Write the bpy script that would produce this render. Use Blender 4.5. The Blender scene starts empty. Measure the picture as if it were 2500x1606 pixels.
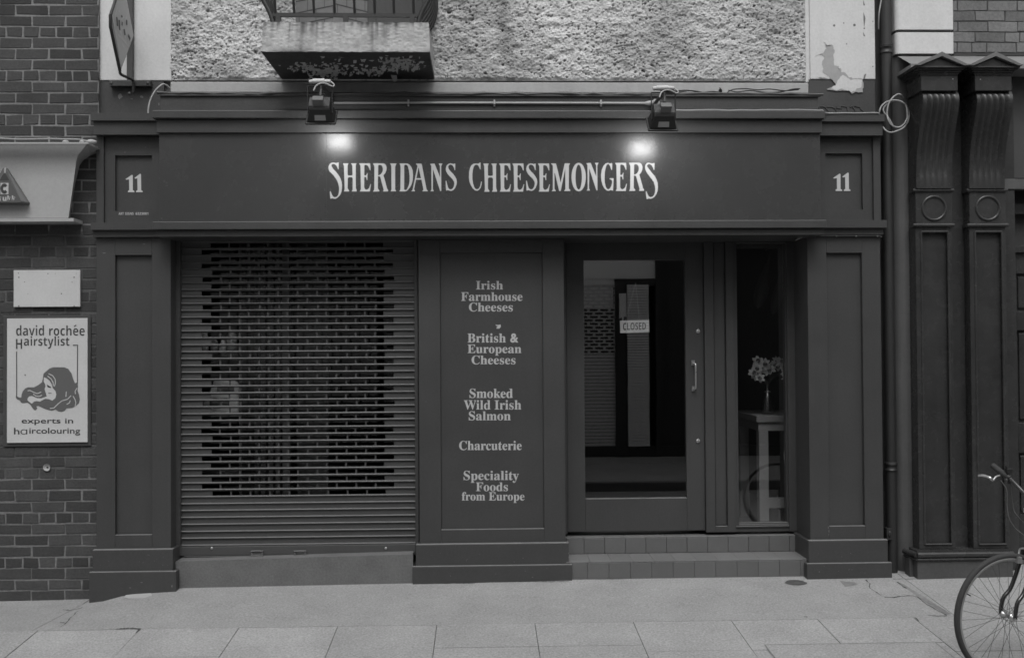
import bpy, bmesh, math, random
import numpy as np
from mathutils import Vector, Matrix
random.seed(11); np.random.seed(11)
R = math.radians
SC = bpy.context.scene
COL = SC.collection

# ------------------------------------------------------------------ camera
F, PW, PH = 2430.0, 2500.0, 1606.0
YAW, PITCH, ROLL = R(1.756), R(0.876), R(-0.360)
CAM = Vector((0.0, -7.0, 1.655))
_f = Vector((math.sin(YAW)*math.cos(PITCH), math.cos(YAW)*math.cos(PITCH), math.sin(PITCH)))
_r0 = Vector((math.cos(YAW), -math.sin(YAW), 0)); _u0 = _r0.cross(_f)
_r = _r0*math.cos(ROLL) + _u0*math.sin(ROLL); _u = -_r0*math.sin(ROLL) + _u0*math.cos(ROLL)
cd = bpy.data.cameras.new('camera'); cam = bpy.data.objects.new('camera', cd); COL.objects.link(cam)
cd.sensor_width = 36.0; cd.lens = F/PW*36.0; cd.clip_start = 0.05; cd.clip_end = 500
cam.matrix_world = Matrix(((_r.x, _u.x, -_f.x, CAM.x), (_r.y, _u.y, -_f.y, CAM.y), (_r.z, _u.z, -_f.z, CAM.z), (0, 0, 0, 1)))
SC.camera = cam

# ------------------------------------------------------------------ sky, sun, exposure (black and white film: the light is neutral)
SUN_EL, SUN_AZ = 58.0, -8.0            # the bright part of the overcast sky stands over the houses opposite, a little to the left
w = bpy.data.worlds.new('World'); SC.world = w; w.use_nodes = True
nt = w.node_tree; bg = nt.nodes['Background']
sky = nt.nodes.new('ShaderNodeTexSky'); sky.sky_type = 'NISHITA'; sky.sun_disc = False
sky.sun_elevation = R(SUN_EL); sky.sun_rotation = R(180+SUN_AZ)
sky.air_density = 1.0; sky.dust_density = 4.0; sky.ozone_density = 1.0
bw = nt.nodes.new('ShaderNodeRGBToBW')
nt.links.new(sky.outputs[0], bw.inputs[0]); nt.links.new(bw.outputs[0], bg.inputs[0]); bg.inputs[1].default_value = 0.15
sd = bpy.data.lights.new('sun', 'SUN'); sd.energy = 0.9; sd.angle = R(24); sd.color = (1, 1, 1)
so = bpy.data.objects.new('sun', sd); COL.objects.link(so)
sdir = Vector((math.sin(R(SUN_AZ))*math.cos(R(SUN_EL)), -math.cos(R(SUN_AZ))*math.cos(R(SUN_EL)), math.sin(R(SUN_EL))))
so.rotation_euler = sdir.to_track_quat('Z', 'Y').to_euler(); so.location = sdir*20
vs = SC.view_settings; vs.view_transform = 'Standard'; vs.look = 'None'; vs.exposure = 0.42; vs.gamma = 1.0; vs.use_curve_mapping = False
SC.cycles.max_bounces = 8; SC.cycles.transparent_max_bounces = 12; SC.cycles.sample_clamp_indirect = 6
SC.cycles.filter_width = 1.6; SC.cycles.use_denoising = True

# ------------------------------------------------------------------ helpers
def P(px, py, Y=0.0):
    """point of the photograph (2500 x 1606) on the plane y = Y"""
    d = _f*F + _r*(px-PW/2) - _u*(py-PH/2)
    return CAM + d*((Y-CAM.y)/d.y)
def rect(x0, y0, x1, y1, Y):
    a, b, c, d = P(x0, y0, Y), P(x1, y0, Y), P(x0, y1, Y), P(x1, y1, Y)
    za, zb = (c.z+d.z)/2, (a.z+b.z)/2
    return (a.x+c.x)/2, (b.x+d.x)/2, min(za, zb), max(za, zb)      # x0 x1 z0 z1

def grey(v): return (v, v, v, 1)
def mat(name, base, rough=0.6, var=0.12, vs_=3.0, fine=0.06, fs=60.0, bump=0.0, bs=80.0, spec=0.5, metal=0.0, attr=None, streak=0.0, coat=0.0):
    m = bpy.data.materials.new(name); m.use_nodes = True
    n = m.node_tree.nodes; l = m.node_tree.links; b = n['Principled BSDF']
    b.inputs['Roughness'].default_value = rough; b.inputs['Metallic'].default_value = metal
    b.inputs['Specular IOR Level'].default_value = spec
    if coat: b.inputs['Coat Weight'].default_value = coat; b.inputs['Coat Roughness'].default_value = 0.12
    tc = n.new('ShaderNodeTexCoord')
    def noise(scale, detail=6, rot=None, sc=None):
        t = n.new('ShaderNodeTexNoise'); t.inputs['Scale'].default_value = scale; t.inputs['Detail'].default_value = detail; t.inputs['Roughness'].default_value = .62
        if sc:
            mp = n.new('ShaderNodeMapping'); mp.inputs['Scale'].default_value = sc; l.new(tc.outputs['Object'], mp.inputs[0]); l.new(mp.outputs[0], t.inputs['Vector'])
        else: l.new(tc.outputs['Object'], t.inputs['Vector'])
        return t
    def math_(op, a, b_):
        q = n.new('ShaderNodeMath'); q.operation = op
        for i, v in enumerate((a, b_)):
            if isinstance(v, (int, float)): q.inputs[i].default_value = v
            else: l.new(v, q.inputs[i])
        return q.outputs[0]
    def centred(t, amp): return math_('MULTIPLY', math_('SUBTRACT', t.outputs['Fac'], .5), amp*2.6)
    f = math_('ADD', 1.0, centred(noise(vs_), var))
    f = math_('ADD', f, centred(noise(fs, 3), fine))
    if streak: f = math_('ADD', f, centred(noise(14, 5, sc=(1, 1, .07)), streak))
    if attr:
        a = n.new('ShaderNodeAttribute'); a.attribute_name = attr; f = math_('MULTIPLY', f, a.outputs['Fac'])
    v = math_('MULTIPLY', f, base); v = math_('MAXIMUM', v, 0.004)
    cmb = n.new('ShaderNodeCombineColor')
    for i in range(3): l.new(v, cmb.inputs[i])
    l.new(cmb.outputs[0], b.inputs['Base Color'])
    rr = math_('ADD', rough, centred(noise(vs_*4), .08)); l.new(rr, b.inputs['Roughness'])
    if bump:
        bp = n.new('ShaderNodeBump'); bp.inputs['Strength'].default_value = bump; bp.inputs['Distance'].default_value = .004
        l.new(noise(bs, 6).outputs['Fac'], bp.inputs['Height']); l.new(bp.outputs[0], b.inputs['Normal'])
    return m
def emit(name, strength):
    m = bpy.data.materials.new(name); m.use_nodes = True; n = m.node_tree.nodes; n.clear()
    o = n.new('ShaderNodeOutputMaterial'); e = n.new('ShaderNodeEmission'); e.inputs[1].default_value = strength
    tc = n.new('ShaderNodeTexCoord'); t = n.new('ShaderNodeTexNoise'); t.inputs['Scale'].default_value = 30
    rp = n.new('ShaderNodeMapRange'); rp.inputs['To Min'].default_value = .8; rp.inputs['To Max'].default_value = 1.0
    m.node_tree.links.new(tc.outputs['Object'], t.inputs['Vector']); m.node_tree.links.new(t.outputs['Fac'], rp.inputs['Value']); m.node_tree.links.new(rp.outputs[0], e.inputs[0])
    m.node_tree.links.new(e.outputs[0], o.inputs[0]); return m
def glass(name, f0=.05, rough=0.0, tint=.95):
    m = bpy.data.materials.new(name); m.use_nodes = True; n = m.node_tree.nodes; l = m.node_tree.links; n.clear()
    o = n.new('ShaderNodeOutputMaterial'); tr = n.new('ShaderNodeBsdfTransparent'); gl = n.new('ShaderNodeBsdfGlossy'); mx = n.new('ShaderNodeMixShader'); ge = n.new('ShaderNodeNewGeometry')
    tr.inputs[0].default_value = grey(tint); gl.inputs['Roughness'].default_value = rough; gl.inputs[0].default_value = grey(1)
    def mth(op, a, b_=None):
        q = n.new('ShaderNodeMath'); q.operation = op
        for i, v in enumerate((a, b_)):
            if v is None: continue
            if isinstance(v, (int, float)): q.inputs[i].default_value = v
            else: l.new(v, q.inputs[i])
        return q.outputs[0]
    dt = n.new('ShaderNodeVectorMath'); dt.operation = 'DOT_PRODUCT'; l.new(ge.outputs['Incoming'], dt.inputs[0]); l.new(ge.outputs['True Normal'], dt.inputs[1])
    c = mth('POWER', mth('SUBTRACT', 1.0, mth('ABSOLUTE', dt.outputs['Value'])), 5.0); fac = mth('ADD', mth('MULTIPLY', c, 1-f0), f0)   # same reflectance from both sides of the pane
    tc = n.new('ShaderNodeTexCoord'); t = n.new('ShaderNodeTexNoise'); t.inputs['Scale'].default_value = 2.2; bp = n.new('ShaderNodeBump'); bp.inputs['Strength'].default_value = .05; bp.inputs['Distance'].default_value = .004
    l.new(tc.outputs['Object'], t.inputs['Vector']); l.new(t.outputs['Fac'], bp.inputs['Height']); l.new(bp.outputs[0], gl.inputs['Normal'])
    l.new(fac, mx.inputs[0]); l.new(tr.outputs[0], mx.inputs[1]); l.new(gl.outputs[0], mx.inputs[2]); l.new(mx.outputs[0], o.inputs[0])
    return m

class MB:
    def __init__(s): s.v = []; s.f = []; s.t = []; s.sm = []
    def add(s, vs, fs, M=None, tone=1.0, smooth=False):
        b = len(s.v)
        for p in vs:
            p = Vector(p)
            s.v.append(tuple(M @ p) if M is not None else tuple(p))
        for f in fs: s.f.append([b+i for i in f]); s.t.append(tone); s.sm.append(smooth)
        return s
    def box(s, x0, x1, y0, y1, z0, z1, M=None, tone=1.0, j=0.0):
        q = lambda: random.uniform(-j, j) if j else 0
        v = [(x+q(), y, z+q()) for x in (x0, x1) for y in (y0, y1) for z in (z0, z1)]
        return s.add(v, [(0, 1, 3, 2), (4, 6, 7, 5), (0, 4, 5, 1), (2, 3, 7, 6), (0, 2, 6, 4), (1, 5, 7, 3)], M, tone)
    def prism(s, poly, a0, a1, axis='y', M=None, tone=1.0, smooth=False):
        """2-D outline extruded along an axis: y (poly = x,z), x (poly = y,z), z (poly = x,y)"""
        n = len(poly)
        mk = {'y': lambda p, a: (p[0], a, p[1]), 'x': lambda p, a: (a, p[0], p[1]), 'z': lambda p, a: (p[0], p[1], a)}[axis]
        v = [mk(p, a0) for p in poly] + [mk(p, a1) for p in poly]
        s.add(v, [(i, (i+1) % n, n+(i+1) % n, n+i) for i in range(n)], M, tone, smooth)
        s.add(v[:n], [list(range(n))], M, tone); s.add(v[n:], [list(range(n))[::-1]], M, tone)
        return s
    def tube(s, pts, r, seg=10, M=None, caps=True, closed=False, flat=1.0):
        pts = [Vector(p) for p in pts]; n = len(pts); rs = r if isinstance(r, (list, tuple)) else [r]*n
        t0 = (pts[1]-pts[0]).normalized(); up = Vector((0, 0, 1)) if abs(t0.z) < .9 else Vector((0, 1, 0))
        nrm = (up - t0*up.dot(t0)).normalized(); v = []
        for i, p in enumerate(pts):
            a = pts[(i-1) % n] if (closed or i > 0) else p; b = pts[(i+1) % n] if (closed or i < n-1) else p
            t = (b-a).normalized(); nrm = (nrm - t*nrm.dot(t)).normalized(); bi = t.cross(nrm)
            for k in range(seg):
                g = 2*math.pi*k/seg; v.append(p + (nrm*math.cos(g) + bi*math.sin(g)*flat)*rs[i])
        fs = []
        for i in range(n if closed else n-1):
            for k in range(seg):
                a = i*seg+k; b = i*seg+(k+1) % seg; c = ((i+1) % n)*seg+(k+1) % seg; d = ((i+1) % n)*seg+k
                fs.append((a, b, c, d))
        s.add(v, fs, M, smooth=True)
        if caps and not closed:
            s.add(v[:seg], [list(range(seg))[::-1]], M); s.add(v[-seg:], [list(range(seg))], M)
        return s
    def lathe(s, prof, seg=32, M=None):
        """profile (r, h) turned about local z"""
        v = [(r*math.cos(2*math.pi*k/seg), r*math.sin(2*math.pi*k/seg), h) for r, h in prof for k in range(seg)]
        fs = [(i*seg+k, i*seg+(k+1) % seg, (i+1)*seg+(k+1) % seg, (i+1)*seg+k) for i in range(len(prof)-1) for k in range(seg)]
        return s.add(v, fs, M, smooth=True)
    def ball(s, c, r, seg=12, sc=(1, 1, 1)):
        prof = [(r*math.sin(math.pi*i/8), -r*math.cos(math.pi*i/8)) for i in range(9)]
        return s.lathe(prof, seg, Matrix.Translation(c) @ Matrix.Diagonal((*sc, 1)))
    def build(s, name, m, parent=None, bevel=0.0, fixn=True):
        me = bpy.data.meshes.new(name); me.from_pydata(s.v, [], s.f); me.polygons.foreach_set('use_smooth', s.sm)
        at = me.attributes.new('tone', 'FLOAT', 'FACE'); at.data.foreach_set('value', s.t)
        if fixn:
            b = bmesh.new(); b.from_mesh(me); bmesh.ops.recalc_face_normals(b, faces=b.faces); b.to_mesh(me); b.free()
        me.update(); return link(name, me, m, parent, bevel)
def link(name, me, m, parent=None, bevel=0.0):
    me.materials.clear(); me.materials.append(m); o = bpy.data.objects.new(name, me); COL.objects.link(o); put(o, parent)
    if bevel:
        b = o.modifiers.new('bevel', 'BEVEL'); b.width = bevel; b.segments = 2; b.limit_method = 'ANGLE'; b.angle_limit = R(40)
    return o
def put(o, parent):
    if parent is not None:
        o.parent = parent
        if parent.type == 'EMPTY': o.matrix_parent_inverse = Matrix.Translation(-parent.location)
def thing(name, label, cat, loc, group=None):
    o = bpy.data.objects.new(name, None); COL.objects.link(o); o.location = loc; o.empty_display_size = .1
    o['label'] = label; o['category'] = cat
    if group: o['group'] = group
    return o
def tag(o, label, cat, group=None):
    o['label'] = label; o['category'] = cat
    if group: o['group'] = group
    return o
def copy_tree(o, parent=None):
    c = o.copy(); COL.objects.link(c)
    if parent is not None:
        c.parent = parent; c.matrix_parent_inverse = o.matrix_parent_inverse.copy()
    for ch in [x for x in SC.objects if x.parent == o]: copy_tree(ch, c)
    return c
def framed(mb, x0, x1, z0, z1, hx0, hx1, hz0, hz1, Yf, Yb, rec, fill=True):
    """a board with a sunk rectangular panel"""
    mb.box(x0, hx0, Yf, Yb, z0, z1); mb.box(hx1, x1, Yf, Yb, z0, z1)
    mb.box(hx0, hx1, Yf, Yb, hz1, z1); mb.box(hx0, hx1, Yf, Yb, z0, hz0)
    if fill: mb.box(hx0, hx1, Yf+rec, Yb, hz0, hz1)
def boxpx(mb, x0, y0, x1, y1, Y, d, **k):
    a, b, c, e = rect(x0, y0, x1, y1, Y); mb.box(a, b, Y, Y+d, c, e, **k)

# ------------------------------------------------------------------ lettering
def bold_serif(s): return ''.join(chr(0x1D400+ord(c)-65) if 'A' <= c <= 'Z' else chr(0x1D41A+ord(c)-97) if 'a' <= c <= 'z' else c for c in s)
def bold_sans(s): return ''.join(chr(0x1D5D4+ord(c)-65) if 'A' <= c <= 'Z' else chr(0x1D5EE+ord(c)-97) if 'a' <= c <= 'z' else chr(0x1D7EC+ord(c)-48) if c.isdigit() else c for c in s)
def text_mesh(s, x0, y0, x1, y1, Y, proud=.0012, off=0.0):
    """verts/faces of a line of lettering whose ink fills the given box of the photograph on the plane y = Y"""
    c = bpy.data.curves.new('lettering', 'FONT'); c.body = s; c.resolution_u = 4; c.offset = off; c.extrude = 0
    o = bpy.data.objects.new('lettering', c); COL.objects.link(o)
    bpy.context.view_layer.update()
    dg = bpy.context.evaluated_depsgraph_get(); me = bpy.data.meshes.new_from_object(o.evaluated_get(dg))
    v = [tuple(q.co) for q in me.vertices]; f = [list(q.vertices) for q in me.polygons]
    bpy.data.objects.remove(o); bpy.data.curves.remove(c); bpy.data.meshes.remove(me)
    ax0 = min(p[0] for p in v); ax1 = max(p[0] for p in v); ay0 = min(p[1] for p in v); ay1 = max(p[1] for p in v)
    out = []
    for p in v:
        q = P(x0+(p[0]-ax0)/(ax1-ax0)*(x1-x0), y1+(p[1]-ay0)/(ay1-ay0)*(y0-y1), Y-proud); out.append(q)
    return out, f
def flat_poly(mb, pts, Y, proud=.002, holes=()):
    """outline in photograph pixels on plane y = Y, filled (with holes) by triangulation"""
    b = bmesh.new(); es = []
    for loop in [pts]+list(holes):
        vs = [b.verts.new(P(x, y, Y-proud)) for x, y in loop]
        es += [b.edges.new((vs[i], vs[(i+1) % len(vs)])) for i in range(len(vs))]
    bmesh.ops.triangle_fill(b, use_beauty=True, use_dissolve=False, edges=es)
    b.verts.index_update()
    mb.add([v.co.copy() for v in b.verts], [[v.index for v in f.verts] for f in b.faces]); b.free()
def stroke(mb, pts, w, Y, proud=.003):
    for (ax, ay), (bx, by) in zip(pts, pts[1:]):
        L = math.hypot(bx-ax, by-ay) or 1; nx, ny = -(by-ay)/L*w/2, (bx-ax)/L*w/2
        mb.add([P(ax+nx, ay+ny, Y-proud), P(bx+nx, by+ny, Y-proud), P(bx-nx, by-ny, Y-proud), P(ax-nx, ay-ny, Y-proud)], [(0, 1, 2, 3)])
def zoomed(pts, ox, oy, s): return [(ox+x/s, oy+y/s) for x, y in pts]
def smooth_pts(pts, n=5):
    out = []; pts = [Vector(p) for p in pts]
    for i in range(len(pts)-1):
        p0 = pts[max(i-1, 0)]; p1 = pts[i]; p2 = pts[i+1]; p3 = pts[min(i+2, len(pts)-1)]
        for k in range(n):
            t = k/n; out.append(.5*((2*p1) + (p2-p0)*t + (2*p0-5*p1+4*p2-p3)*t*t + (3*p1-p0-3*p2+p3)*t**3))
    out.append(pts[-1]); return out

# ------------------------------------------------------------------ materials
M_paint = mat('shop paint', .050, .40, .17, 1.3, .15, 75, bump=.14, bs=45, spec=.42, streak=.07)
M_paint2 = mat('shop paint weathered', .052, .55, .3, 3.5, .18, 60, bump=.3, bs=60, spec=.35)
M_fascia = mat('fascia paint', .046, .265, .14, 1.2, .09, 70, bump=.10, bs=24, spec=.5, streak=.03)
M_letter = mat('cream lettering', .50, .5, .05, 6, .04, 90)
M_letter2 = mat('gold lettering', .42, .5, .08, 6, .05, 90)
M_white = mat('white render', .55, .8, .13, 2.2, .12, 60, bump=.25, bs=70, streak=.05)
M_peel = mat('bare undercoat', .33, .9, .12, 6, .08, 40, bump=.3, bs=60)
M_rough = mat('roughcast', .50, .95, .10, 2.5, .14, 90, bump=.8, bs=160, attr='tone')
M_band = mat('painted string course', .36, .85, .16, 3, .10, 40, bump=.4, bs=60, streak=.1)
M_conc = mat('balcony concrete', .42, .9, .22, 5, .12, 60, bump=.5, bs=90, streak=.2, attr='tone')
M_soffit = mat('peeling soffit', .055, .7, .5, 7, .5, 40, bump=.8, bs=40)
M_brick = mat('dark brick', .044, .9, .35, 6, .42, 60, bump=.7, bs=90, attr='tone')
M_mortar = mat('mortar', .17, .95, .38, 3.0, .35, 40, bump=.7, bs=80, attr='tone')
M_brick2 = mat('pale brick', .138, .9, .25, 6, .35, 60, bump=.6, bs=90, attr='tone')
M_mortar2 = mat('dark mortar', .05, .95, .2, 6, .2, 50)
M_iron = mat('black iron', .022, .5, .2, 8, .1, 50, bump=.2)
M_grey = mat('grey paint', .05, .5, .15, 3, .08, 50, bump=.15)
M_wood = mat('dark varnished timber', .036, .26, .32, 3, .2, 50, bump=.25, bs=30, streak=.25, spec=.45)
M_plinth = mat('dark painted stone', .060, .7, .2, 6, .25, 50, bump=.4, bs=70)
M_jamb = mat('jamb paint', .075, .6, .25, 3, .12, 40, bump=.2, streak=.2)
M_slab = mat('paving slab', .272, .9, .22, 2.4, .55, 85, bump=.5, bs=140, attr='tone')
M_joint = mat('paving joint', .17, .95, .3, 8, .2, 50)
M_conc2 = mat('step concrete', .118, .88, .26, 6, .28, 70, bump=.35, bs=90)
M_tile = mat('quarry tile', .110, .55, .10, 5, .06, 60, bump=.1, attr='tone')
M_grout = mat('grout', .085, .9)
M_shut = mat('shutter steel', .060, .45, .18, 3, .06, 50, spec=.5)
M_lip_lit = mat('shutter joint highlight', .098, .45, .10, 4, .10, 50, spec=.5)  # slat lips paler than the web: highlight from above put into the colour
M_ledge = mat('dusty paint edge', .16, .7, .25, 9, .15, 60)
M_shop = mat('dark shop linings', .02, .8, .3, 3)
M_pier = mat('pier blocks', .20, .8, .15, 6, .1, 40)
M_signb = mat('hanging sign paint', .36, .5, .1, 6, .05, 60)
M_flash = mat('weathered flashing', .17, .7, .3, 5, .15, 40)
M_ped = mat('weathered moulding', .12, .5, .3, 8, .15, 40)
M_crack = mat('crack dirt', .055, .95, .3, 12, .2, 60)
M_metal = mat('bright metal', .55, .3, .08, 8, .05, 60, metal=.85)
M_alu = mat('lamp housing', .13, .45, .1, 10, .08, 60, metal=.3)
M_black = mat('black plastic', .018, .45, .1, 10, .05, 60)
M_cable = mat('pale cable', .32, .5, .1, 10, .05, 60)
M_plate = mat('white sign plate', .48, .55, .10, 4, .09, 70)
M_ink = mat('sign ink', .035, .6, .1, 10, .05, 60)
M_hair = mat('sign print grey', .095, .6, .05, 10, .04, 60)
M_hood = mat('hood paint', .335, .6, .12, 2, .10, 60, bump=.15)
M_alarm = mat('alarm plastic', .085, .4, .08, 8, .04, 60)
M_lens = emit('lamp glass glow', 31.0)
M_glass = glass('window glass', .125); M_glass2 = glass('shop window glass', .03)
M_dark = mat('interior dark', .03, .8, .2, 2, .1, 20)
M_floor = mat('interior floor', .06, .6, .2, 3, .1, 20)
M_int = mat('interior pale', .075, .7, .15, 3, .1, 20)
M_twhite = mat('table paint', .25, .6, .1, 5, .05, 50)
M_petal = mat('petals', .85, .7, .15, 40, .1, 80); M_stem = mat('stems', .09, .7, .2, 20, .1, 60)
M_road = mat('asphalt', .19, .95, .2, 2, .25, 90, bump=.6, bs=120)
M_kerb = mat('granite kerb', .10, .9, .2, 4, .2, 70, bump=.5)
M_opp = mat('opposite stucco', .88, .85, .1, 1.5, .05, 40); M_opp2 = mat('opposite dark paint', .03, .5, .2, 3)
M_oshut = mat('opposite shutter', .66, .6, .1, 3); M_otile = mat('opposite tile', .85, .4, .1, 6)
M_rubber = mat('tyre rubber', .035, .8, .15, 12, .1, 70, bump=.3); M_frame = mat('bicycle enamel', .022, .25, .1, 6, .05, 50, coat=.5)
M_rim = mat('rim alloy', .42, .35, .08, 10, .05, 60, metal=.7)
# ================================================================== SHOP BUILDING
shop = thing('shop_building', 'dark painted cheese shop with roughcast upper wall, fascia, shuttered window and glazed door', 'shop building', (0, 0.1, 0))
YW = 0.10                                   # face of the upper wall
# ---- roughcast upper wall: a grid pushed in and out (real relief), dashed with pebbles
def vnoise(nx, nz, cx, cz):
    gx, gz = int(nx/cx)+3, int(nz/cz)+3; g = np.random.rand(gz, gx)
    x = np.arange(nx)/cx; z = np.arange(nz)/cz; ix = x.astype(int); iz = z.astype(int); fx = x-ix; fz = z-iz
    fx = fx*fx*(3-2*fx); fz = fz*fz*(3-2*fz)
    a = g[np.ix_(iz, ix)]; b = g[np.ix_(iz, ix+1)]; c = g[np.ix_(iz+1, ix)]; d = g[np.ix_(iz+1, ix+1)]
    return (a*(1-fx)+b*fx)*(1-fz)[:, None] + (c*(1-fx)+d*fx)*fz[:, None]
rx0, rx1, rz0, _ = rect(418, 0, 1965, 198, YW); rz1 = 4.26; st = 0.0042
nx, nz = int((rx1-rx0)/st), int((rz1-rz0)/st)
big = vnoise(nx, nz, 44, 34); mid = vnoise(nx, nz, 13, 9); sml = vnoise(nx, nz, 5.1, 3.9); sml2 = vnoise(nx, nz, 2.3, 1.8)
h = .008*(big-.5) + .014*(mid-.5) + .0065*(sml-.5) + .0075*(sml2-.5)
def stamp(n, r0, r1, amp):
    """scatter round dents or pebbles"""
    global h
    dens = vnoise(nx, nz, 50, 36)
    for _ in range(n):
        cx, cz = np.random.rand()*nx, np.random.rand()*nz
        if dens[int(cz), int(cx)] < np.random.rand()*.9: continue
        r = r0+(r1-r0)*np.random.rand()**2; a = amp*(.5+.8*np.random.rand()); ex = .8+.8*np.random.rand()
        x0_, x1_, z0_, z1_ = int(max(cx-3*r*ex, 0)), int(min(cx+3*r*ex+1, nx)), int(max(cz-3*r, 0)), int(min(cz+3*r+1, nz))
        gx = ((np.arange(x0_, x1_)-cx)/(r*ex))**2; gz = ((np.arange(z0_, z1_)-cz)/r)**2
        g = np.exp(-(gz[:, None]+gx[None, :])); h[z0_:z1_, x0_:x1_] += a*g; pit_shade[z0_:z1_, x0_:x1_] += g*(amp < 0)
pit_shade = np.zeros((nz, nx))
stamp(6200, .5, 1.1, -.013); stamp(900, 1.0, 2.0, -.018); stamp(5000, .9, 2.0, .0055)
pit_shade = np.clip(pit_shade, 0, 1)
X = np.linspace(rx0, rx1, nx); Z = np.linspace(rz0, rz1, nz)
edge = np.clip((Z-rz0)/.02, 0, 1)[:, None]; h = h*edge - (1-edge)*.012
XX, ZZ = np.meshgrid(X, Z); co = np.stack([XX, YW - .012 - h, ZZ], -1).reshape(-1, 3)
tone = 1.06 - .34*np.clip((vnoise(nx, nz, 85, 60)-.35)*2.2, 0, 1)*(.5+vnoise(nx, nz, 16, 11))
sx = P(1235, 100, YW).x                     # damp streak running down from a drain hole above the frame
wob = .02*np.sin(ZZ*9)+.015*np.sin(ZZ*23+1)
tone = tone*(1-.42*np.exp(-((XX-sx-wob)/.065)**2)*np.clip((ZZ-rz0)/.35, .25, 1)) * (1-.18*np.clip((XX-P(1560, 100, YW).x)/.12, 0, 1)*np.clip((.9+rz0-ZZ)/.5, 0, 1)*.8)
tone = tone*(1-.60*pit_shade)*(.84+.32*vnoise(nx, nz, 2.2, 1.9))  # dents also darkened in the colour, painting in their shade
idx = np.arange(nx*nz).reshape(nz, nx)
fc = np.stack([idx[:-1, :-1], idx[:-1, 1:], idx[1:, 1:], idx[1:, :-1]], -1).reshape(-1, 4)
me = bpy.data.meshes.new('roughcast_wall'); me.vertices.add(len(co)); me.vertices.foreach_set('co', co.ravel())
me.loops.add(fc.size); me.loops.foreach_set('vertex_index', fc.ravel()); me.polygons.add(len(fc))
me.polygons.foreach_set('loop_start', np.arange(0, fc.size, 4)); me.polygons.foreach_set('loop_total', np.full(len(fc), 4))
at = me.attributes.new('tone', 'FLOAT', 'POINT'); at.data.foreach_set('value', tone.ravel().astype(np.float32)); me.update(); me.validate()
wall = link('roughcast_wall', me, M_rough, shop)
# masonry behind and above it
b = MB(); b.box(-2.735, 2.75, YW+.06, YW+.35, 2.88, 4.75); b.box(-2.735, 2.75, YW, YW+.35, 4.75, 6.2); b.box(rx0+.001, rx1-.001, YW-.01, YW+.1, 4.262, 4.749); b.box(-2.735, -2.62, .5, 5, -.2, 6.2); b.box(2.6, 2.75, .5, 5, -.2, 6.2); b.box(-2.62, 2.6, 4.9, 5, -.2, 6.2); b.box(-2.735, 2.75, .1, 5, 6.2, 6.3)
b.build('masonry_wall', M_white, shop)
# smooth rendered strips at both ends of the wall
a0, a1, z0, _ = rect(239, 197, 418, 0, YW-.015); b = MB(); b.box(a0, a1, YW-.018, YW+.02, z0, 4.75); b.build('corner_pilaster', M_white, shop, .004)
a0, a1, z0, _ = rect(1977, 194, 2136, 0, YW-.015); zR = z0; b = MB(); b.box(a0, a1, YW-.018, YW+.02, z0, 4.75)
s0, s1, _, _ = rect(1965, 194, 1976, 0, YW); b.box(s0, s1-.001, YW-.008, YW+.02, z0-.02, 4.75)
q = b.build('corner_pilaster', M_white, shop, .004)
# screw holes and chips in the right strip
b = MB()
for x, y, r_ in ((2036.5, 63, .009), (2086, 62, .010), (2060, 57, .005), (2067, 108, .005), (2110, 70, .006), (2131, 163, .005), (2131, 53, .004)):
    p = P(x, y, YW-.0185); b = MB(); b.lathe([(0, 0), (r_, 0)], 10, Matrix.Translation(p) @ Matrix.Rotation(R(90), 4, 'X')); b.build('screw_hole', M_joint, q)
b = MB()
for pts in ([(2107, 0), (2112, 14), (2108, 14)], [(2108, 30), (2113, 45), (2110, 68), (2108, 50)], [(2107, 78), (2113, 90), (2108, 88)], [(2110, 183), (2115, 180), (2112, 192), (2108, 193)]): flat_poly(b, pts, YW-.018, .001)
b.build('render_chip', M_joint, q)
# peeling patch, light undercoat showing
b = MB(); pts = zoomed([(620, 805), (655, 790), (700, 775), (690, 745), (640, 690), (590, 655), (585, 600), (580, 560), (600, 520), (575, 490), (510, 520), (590, 480), (620, 440), (610, 400), (590, 380), (640, 395), (680, 420), (695, 460), (685, 520), (690, 590), (740, 600), (750, 650), (800, 670), (820, 700), (870, 715), (900, 705), (945, 715), (945, 835), (890, 830), (845, 845), (825, 822), (760, 815), (700, 822)], 1850, 0, 3.689)
def ragged(pts, n=3, amp=1.6):
    for _ in range(n):
        out = []
        for i in range(len(pts)):
            (ax, ay), (bx, by) = pts[i], pts[(i+1) % len(pts)]; L = math.hypot(bx-ax, by-ay); k_ = random.uniform(-.16, .16)*min(L, 14)
            out += [(ax, ay), ((ax+bx)/2-(by-ay)/max(L, .1)*k_, (ay+by)/2+(bx-ax)/max(L, .1)*k_)]
        pts = out
    return pts
flat_poly(b, ragged(pts), YW-.018, .0016); b.build('peeling_patch', M_peel, q)
b = MB(); lo = zoomed([(700, 770), (740, 700), (760, 680), (810, 705), (830, 720), (900, 715), (940, 722), (935, 790), (890, 800), (880, 825), (840, 835), (820, 812), (760, 800), (690, 812), (660, 800)], 1850, 0, 3.689); flat_poly(b, ragged(lo), YW-.018, .003)
for c_ in ([(545, 690), (580, 668), (620, 700), (580, 706)], [(600, 395), (650, 385), (665, 405), (630, 412)], [(860, 700), (905, 690), (900, 712)], [(725, 605), (745, 598), (742, 640)]): flat_poly(b, ragged(zoomed(c_, 1850, 0, 3.689), 2), YW-.018, .006)
b.build('paint_flake', M_white, q)
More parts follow.
